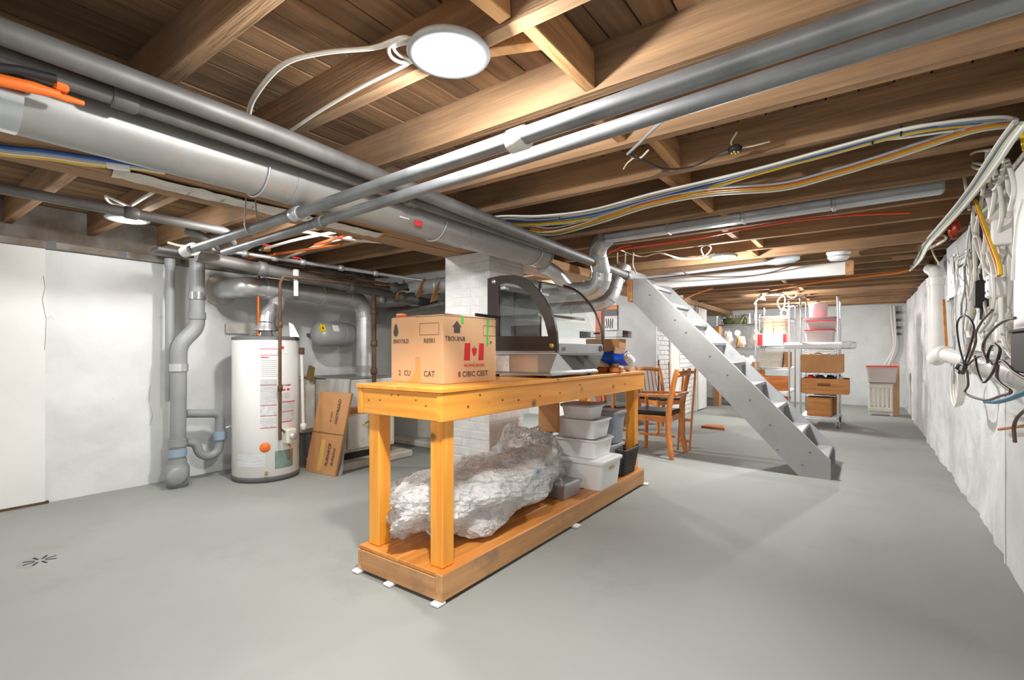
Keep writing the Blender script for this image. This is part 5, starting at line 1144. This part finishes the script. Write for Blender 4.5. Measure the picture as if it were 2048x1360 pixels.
# cables above the water heater
for i, (a, b, c, cc, lb) in enumerate((((470, 507), (560, 470), (640, 447), 'white', 'white cable over the crossing pipe ends'), ((520, 500), (600, 478), (700, 460), 'white', 'white cable slanting above the red valve'), ((560, 520), (640, 490), (712, 470), 'cream', 'cream cable slanting above the tagged valve'), ((600, 462), (690, 478), (765, 485), 'white', 'white cable sagging under the girder left of the pier'), ((630, 490), (680, 474), (700, 468), 'red', 'orange cable slanting under the joists above the heater'), ((460, 508), (495, 497), (525, 480), 'white', 'white cable hooked under the lower crossing pipe'), ((335, 485), (370, 492), (440, 488), 'cream', 'cream cable on the wall ledge behind the pipe ends'))):
    cable(lb, [W(*a, Z=1.98), W(*b, Z=1.97), W(*c, Z=2.0)], .011, cc)
single('joint_rag', MB().blob(W(455, 522, X=-4.25), (.05, .09, .035), 51, .5, 3, 18, 12), 'iron_rust', 'rusty rag wrapped pipe joint by the drain stack', 'joint')
el = thing('pipe_elbow', 'dark iron elbow joining the pipes over the drain stack', 'fitting', W(420, 480, X=-4.0)); part('bend', MB().tube(crom([W(372, 462, Z=1.95), W(400, 470, Z=1.93), W(425, 486, Z=1.90), W(450, 505, Z=1.88)], 4), .028, 12), 'iron_pipe', el); part('rusty_bend', MB().tube(crom([W(400, 452, Z=1.97), W(430, 462, Z=1.96), W(445, 480, Z=1.93)], 4), .024, 12), 'iron_rust', el)

# ------------------------------------------------------------------ right wall
XP = .50
def R(px, py, x=XP): return W(px, py, X=x)
vp = thing('white_drain', 'white plastic drain pipe standing on the right wall', 'pipe', R(1872, 705))
a_, b_ = R(1872, 560), R(1872, 705); b_.y = a_.y
part('pipe', MB().tube([V((XP, a_.y, b_.z-.02)), V((XP, a_.y, a_.z))], .056, 22), 'pipe_white', vp); part('hub', MB().tube([V((XP, a_.y, a_.z-.05)), V((XP, a_.y, a_.z+.02))], .064, 22), 'pipe_white', vp)
part('top_bend', MB().tube(crom([V((XP, a_.y, a_.z)), V((XP, a_.y+.04, a_.z+.08)), V((XP, a_.y+.18, a_.z+.10)), V((XP, a_.y+.45, a_.z+.16)), V((XP+.02, a_.y+.8, a_.z+.2))], 5), .05, 18), 'pipe_white', vp)
part('side_wye', MB().tube([V((XP, a_.y+.05, a_.z-.18)), V((XP, a_.y+.32, a_.z-.02))], .04, 16), 'pipe_white', vp)
hp_ = thing('white_drain', 'fat white pipe running level along the right wall toward the viewer', 'pipe', R(1960, 730))
f0 = R(1893, 703); n0 = V((XP-.005, .95, .985))
part('pipe', MB().tube([V((XP-.005, f0.y, 1.095)), n0], .052, 22), 'pipe_white', hp_); d_ = (n0-V((XP-.005, f0.y, 1.095))).normalized()
for s in (.02, 1.15, 2.0): q = V((XP-.005, f0.y, 1.095))+d_*s; part('hub', MB().tube([q, q+d_*.10], .062, 22), 'pipe_white', hp_)
part('open_bend', MB().tube(crom([V((XP-.005, f0.y, 1.095)), V((XP-.01, f0.y+.12, 1.10)), V((XP-.04, f0.y+.24, 1.06))], 4), .062, 20, caps=False), 'pipe_white', hp_)
part('debris', MB().cbox(V((XP-.05, f0.y+.22, 1.06)), .05, .05, .03, .006), 'iron_rust', hp_)
# metal back plate with slots
pl = thing('metal_plate', 'bare sheet metal panel hung on the right wall under the cables', 'panel', R(1920, 590))
q = [R(1896, 598), R(1945, 576), R(1940, 455), R(1893, 498)]
part('sheet', MB().prism(q, (.004, 0, 0)), 'steel_plate', pl); part('slot', MB().prism([R(1912, 536, XP-.002), R(1933, 522, XP-.002), R(1933, 526, XP-.002), R(1912, 540, XP-.002)], (.002, 0, 0)), 'hole_dark', pl)
part('slot', MB().prism([R(1905, 526, XP-.002), R(1909, 524, XP-.002), R(1909, 546, XP-.002), R(1905, 548, XP-.002)], (.002, 0, 0)), 'iron_rust', pl)
for (a, b) in (((1910, 518), (1935, 500)), ((1912, 522), (1936, 506)), ((1900, 516), (1908, 510))): part('clamp_wire', MB().tube([R(*a, XP-.008), R(*b, XP-.012)], .008, 6), 'chrome', pl)
for p in ((1903, 565), (1922, 573), (1916, 560)): part('rivet', MB().lathe([(0, .004), (.006, .003), (.007, 0)], R(*p, XP), 8, Ry(-90)), 'chrome', pl)
part('lower_bracket', MB().cbox(R(1900, 596, XP+.02), .03, .14, .05, .004), 'bin_grey', pl)
# big cabinet at the picture edge
mc = thing('meter_cabinet', 'pale grey cabinet on the right wall at the picture edge', 'cabinet', R(2040, 640))
q0_, q1_ = R(2022, 640, .47), R(2052, 400, .47)
part('body', MB().box(.45, .58, 1.2, R(2026, 600, .45).y, 1.16, 1.80, .012), 'bin_white', mc); part('door', MB().box(.44, .45, 1.22, R(2026, 600, .44).y-.03, 1.18, 1.78, .004), 'bin_white', mc)
wp_ = thing('wall_board', 'pale wooden mounting board behind the wiring on the right wall', 'board', (.56, 3.0, 1.1))
for i in range(4): part('board', MB().box(.54, .575, 2.3+.4*i, 2.3+.4*i+.39, 1.12, 1.97, .004), 'old_white', wp_)
ad = thing('power_adapter', 'black power brick hanging from its lead on the right wall', 'adapter', R(1963, 615)); c_ = R(1963, 588, .47)
part('brick', MB().cbox(c_, .055, .085, .135, .008), 'plastic_black', ad); part('lead', MB().tube(crom([c_+V((0, 0, .06)), R(1960, 540, .47), R(1962, 490, .47), R(1960, 430, .46)], 4), .008, 6), 'cable_black', ad); part('tail', MB().tube([c_-V((0, 0, .06)), c_-V((0, 0, .13))], .008, 6), 'cable_black', ad)
part('white_side', MB().cbox(c_+V((.0, .05, 0)), .05, .016, .135, .004), 'plastic_white', ad)
ot = thing('outlet_box', 'white double outlet box among the cables', 'outlet', R(1992, 593)); c_ = R(1992, 572, .47)
part('box', MB().cbox(c_, .06, .10, .105, .008), 'plastic_white', ot)
for dy in (-.028, .028):
    for dz in (-.025, .025): part('socket_hole', MB().cbox(c_+V((-.031, dy, dz)), .002, .007, .012), 'hole_dark', ot)
sp_ = thing('cable_channel', 'white cable channel box above the outlet', 'channel', R(2005, 490)); c_ = R(2004, 465, .46); part('cover', MB().cbox(c_, .06, .07, .11, .006), 'plastic_white', sp_); part('conduit', MB().tube([c_-V((0, 0, .05)), R(2006, 553, .47)], .012, 8), 'pipe_white', sp_)
dk = thing('dark_box', 'dark brown equipment box at the right picture edge', 'box', R(2038, 730, .44)); part('body', MB().box(.42, .47, 1.45, R(2021, 690, .42).y, 1.045, 1.185, .006), 'plastic_black', dk); part('lid', MB().box(.415, .475, 1.44, R(2021, 690, .42).y+.01, 1.185, 1.195, .003), 'plastic_black', dk)
md = thing('oval_modem', 'white oval modem standing among the dark cables', 'modem', R(1998, 735, .46)); c_ = R(1999, 685, .455)
part('shell', MB().lathe([(0, -.012), (.045, -.012), (.05, 0), (.045, .012), (0, .012)], c_, 26, Ry(90) @ Matrix.Scale(1.9, 4, V((1, 0, 0)))), 'plastic_white', md); part('light', MB().cbox(c_+V((-.014, 0, .0)), .002, .008, .008), 'ink_red', md)
rt = thing('router_plate', 'white flat router box above the dark cables', 'router', R(1975, 680, .47)); c_ = R(1976, 655, .475); part('case', MB().cbox(c_, .03, .11, .09, .006), 'plastic_white', rt); part('foot', MB().cbox(c_+V((0, 0, -.055)), .02, .03, .03, .003), 'plastic_white', rt); part('lens', MB().cbox(c_+V((-.016, -.02, .02)), .002, .01, .01), 'ink_black', rt)
rc = thing('remote_board', 'small grey circuit cover with an orange mark in the tangle', 'device', R(1938, 700, .45)); c_ = R(1936, 695, .45); part('cover', MB().cbox(c_, .018, .09, .11, .006), 'bin_grey', rc); part('orange_mark', MB().cbox(c_+V((-.010, -.015, .0)), .002, .022, .03), 'plastic_orange', rc)
single('yellow_stick', MB().bar(R(1998, 859, .56), R(2060, 850, .56), .012, .012, bev=.002), 'orange_wood', 'thin orange wooden stick jutting from the right wall', 'stick')
single('wood_lath', MB().bar(R(1887, 600, .50), R(1893, 705, .50), .02, .03, bev=.003), 'crate_wood', 'pale wooden lath beside the standing white drain', 'lath')
# coil below the level pipe
cc = R(1920, 770, .49)
for i in range(3): single('cable_coil', MB().tube(crom([cc+V((-.012*i, (.155+.006*i)*math.cos(t), (.125+.006*i)*math.sin(t)-.0)) for t in [math.radians(100+i*6+k*26) for k in range(12)]], 4), .009, 6), 'cable_white', ('outer', 'middle', 'inner')[i]+' turn of the white hose coil below the level pipe', 'coil', 'hose coil on the right wall')
cable('teal-blue cable end poking out at the right picture edge', [R(1970, 803, .50), R(1992, 804, .49), R(2020, 797, .48), R(2056, 783, .47)], .010, 'cyan')
# dark tangle
cx, cy = 1922, 727
tang = [[(1930, 735), (1918, 690), (1914, 650), (1924, 632), (1938, 636), (1948, 660), (1938, 700), (1928, 732)],
        [(1932, 735), (1950, 690), (1952, 665), (1966, 640), (1985, 620)],
        [(1928, 736), (1960, 712), (1985, 727), (2005, 722), (2030, 745), (2056, 760)],
        [(1950, 712), (1956, 745), (1966, 764), (1978, 756), (1990, 735), (2000, 700), (1985, 690), (1975, 715), (1985, 728)],
        [(1934, 740), (1936, 770), (1930, 785), (1948, 795), (1975, 800), (2000, 792), (2022, 784), (2005, 770), (1994, 755), (1996, 730)],
        [(1975, 725), (1966, 700), (1970, 680), (1990, 655), (2012, 640), (2030, 636)],
        [(1920, 745), (1914, 738), (1920, 728), (1930, 732), (1926, 746)],
        [(2056, 815), (2035, 835), (2028, 855), (2030, 885)]]
tl = ['tall dark cable loop over the level pipe', 'dark cable rising from the knot to the outlet', 'dark cable trailing from the knot along the level pipe', 'dark cable sagging in a U under the level pipe', 'thin dark cable hanging in a wide bow below the pipe', 'dark cable arching beside the oval modem', 'tight dark cable knot on the level pipe', 'dark cable curling at the lower right picture edge']
for i, pth in enumerate(tang): cable(tl[i], [R(x, y, .425-.004*i) for x, y in pth], .0055 if i != 6 else .01, 'brown' if i % 3 else 'black', 'dark cable tangle', k=7)
# white tangle up the wall
wt = [[(1975, 300), (1972, 340), (1960, 420), (1950, 470), (1952, 520), (1946, 560), (1940, 640)],
      [(1985, 330), (1990, 370), (1985, 420), (1972, 470), (1966, 520), (1961, 535)],
      [(1990, 340), (2000, 380), (2004, 430), (1996, 470)],
      [(1995, 300), (1985, 330), (1978, 362), (1988, 378), (2000, 360), (2010, 320)],
      [(2014, 320), (2024, 350), (2028, 385), (2020, 420)],
      [(2012, 330), (2018, 380), (2030, 395), (2048, 378)],
      [(1948, 410), (1946, 450), (1956, 500), (1975, 540), (1990, 552)],
      [(1998, 600), (1990, 640), (1975, 660)],
      [(2002, 595), (2004, 660), (2014, 700), (2035, 725), (2056, 742)],
      [(1930, 300), (1926, 320), (1928, 350), (1934, 390), (1938, 420)],
      [(1932, 322), (1950, 326), (1972, 330)], [(1930, 310), (1936, 306), (1942, 312), (1938, 322), (1950, 336), (1972, 338)],
      [(1905, 334), (1930, 318), (1950, 304), (1980, 300)],
      [(1840, 500), (1865, 478), (1885, 470), (1892, 478), (1870, 492), (1842, 505)],
      [(1835, 515), (1850, 500), (1890, 480)], [(1850, 475), (1858, 462), (1862, 490), (1868, 510), (1880, 530)],
      [(1975, 505), (1985, 540), (1988, 600), (1978, 640), (1960, 665)],
      [(1940, 600), (1950, 560), (1948, 480), (1958, 478), (1968, 530), (1972, 560)],
      [(2026, 560), (2030, 500), (2036, 440), (2046, 400)]]
lbw = ['long white cable falling past the metal panel', 'white cable ending in a pale plug above the power brick', 'white cable entering the channel box', 'white cable hanging in a narrow loop at the wall turn', 'white cable at the cabinet top', 'white cable hooked over the cabinet', 'white cable bowing to the outlet box', 'white cable from the outlet down to the router', 'white cable sweeping from the outlet past the dark box', 'white cable tail dropping from the joist end', 'short white cable bridging to the wall turn', 'curled white cable at the joist end', 'white cable pulled out of the joist end', 'cream cable loop above the standing drain', 'cream cable straight above the standing drain', 'cream cable knotted beside the metal panel', 'white cable behind the outlet box', 'white cable arch over the power brick', 'pale cable climbing the cabinet face']
for i, pth in enumerate(wt): cable(lbw[i], [R(x, y, .455-.005*(i % 5)) for x, y in pth], .008 if i < 9 else .007, 'cream' if i in (13, 14, 15) else 'white', 'white cable tangle', k=6)
for i, pth in enumerate(([(1948, 400), (1962, 440), (1980, 490), (1994, 530), (1998, 552)], [(1952, 402), (1968, 445), (1985, 490), (1998, 525), (2001, 550)])): cable(('upper', 'lower')[i]+' orange-yellow cable slanting down to the outlet box', [R(x, y, .43) for x, y in pth], .0075, 'orange' if i == 0 else 'yellow')
mb_ = R(1990, 415, .47); single('white_hose', MB().tube(crom([R(1985, 385, .47), R(1994, 410, .47), R(1992, 440, .47), R(1985, 450, .47)], 5), .03, 12), 'pipe_white', 'fat white hose bend above the slanting orange cables', 'hose')
for i, (px, py, r_) in enumerate(((1905, 462, .05), (1893, 474, .04), (1862, 532, .05), (1912, 452, .04))):
    single('rust_scrap', MB().blob(R(px, py, .50), (r_*.5, r_*1.4, r_), 60+i, .6, 3, 14, 10), 'cable_red' if i in (0, 3) else 'iron_rust', ('orange rag stuffed behind the metal panel top', 'rusty clamp beside the metal panel', 'rusty fitting above the standing drain', 'second orange rag above the metal panel')[i], 'scrap')
# back wall cables and bracket
for i in range(2): cable(('left', 'right')[i]+' white cable hanging down the back wall above the red lidded tub', [W(1781+7*i, 612, Y=12.3), W(1784+6*i, 650, Y=12.3), W(1788+3*i, 690, Y=12.3), W(1778+5*i, 715, Y=12.3), W(1768+9*i, 730, Y=12.3)], .02, 'white')
sl_ = thing('wall_bracket', 'small grey slotted bracket on the back wall corner', 'bracket', W(1797, 690, Y=12.36))
for z in (625, 640, 655, 668): part('rung', MB().cbox(W(1797, z, Y=12.36), .08, .03, .05, .004), 'rubber_grey', sl_)
# hanging cable loops and clamp lamp above the middle rack
cable('white cable loop hanging above the middle rack', [W(1567, 590, Y=9.35), W(1556, 600, Y=9.35), W(1557, 612, Y=9.35), W(1566, 620, Y=9.35), W(1570, 600, Y=9.35), W(1567, 590, Y=9.35)], .012, 'white')
cable('cream cable swag beside the distant light', [W(1571, 583, Y=9.35), W(1578, 594, Y=9.35), W(1590, 594, Y=9.35), W(1595, 584, Y=9.35)], .014, 'cream')
cl = thing('clamp_lamp', 'white clamp lamp on the left post of the middle rack', 'lamp', W(1510, 612, Y=8.78)); c_ = W(1516, 597, Y=8.78)
part('head', MB().lathe([(.02, 0), (.03, .02), (.07, .09), (.066, .09), (.028, .02)], c_, 16, Ry(70)), 'plastic_white', cl); part('clamp', MB().tube([W(1508, 608, Y=8.78), c_], .014, 8), 'plastic_white', cl)
cable('white cord bundle gathered over the middle rack', [W(1567, 615, Y=9.38), W(1562, 628, Y=9.38), W(1572, 634, Y=9.38), W(1576, 624, Y=9.38), W(1568, 618, Y=9.38)], .016, 'white')
bin_('storage_tub', 'tan box leaning behind the red lidded tub at the radiator', 0.37, .47, 10.87, 10.97, .0, .90, 'cardboard', cat='box', taper=.0, r=.01)

rw = random.Random(3)
for i in range(22):
    x = rw.uniform(1902, 2012); y0 = rw.uniform(440, 600); y1 = y0+rw.uniform(60, 190)
    pts = [(x, y0)]
    for k in range(1, 5): pts.append((x+rw.uniform(-6, 6), y0+(y1-y0)*k/4))
    cable('thin pale wire hanging in the dense tangle on the right wall', [R(px, py, rw.uniform(.46, .50)) for px, py in pts], rw.choice((.004, .005, .006)), rw.choice(('white', 'white', 'cream', 'grey')), 'thin wires in the right wall tangle')

# hairline cracks in the left wall plaster
for k, path in enumerate(([(84, 552), (88, 575), (82, 600), (90, 640), (87, 700)], [(330, 560), (326, 590), (333, 620)], [(345, 640), (338, 660), (344, 690)], [(300, 770), (296, 800), (304, 830), (299, 850)])):
    part('crack', MB().tube([V((XL+(.037 if path[0][0] < 92 else .012), *W(x, y, X=XL)[1:])) for x, y in path], .0011, 4), 'sill_grey', wall_left)
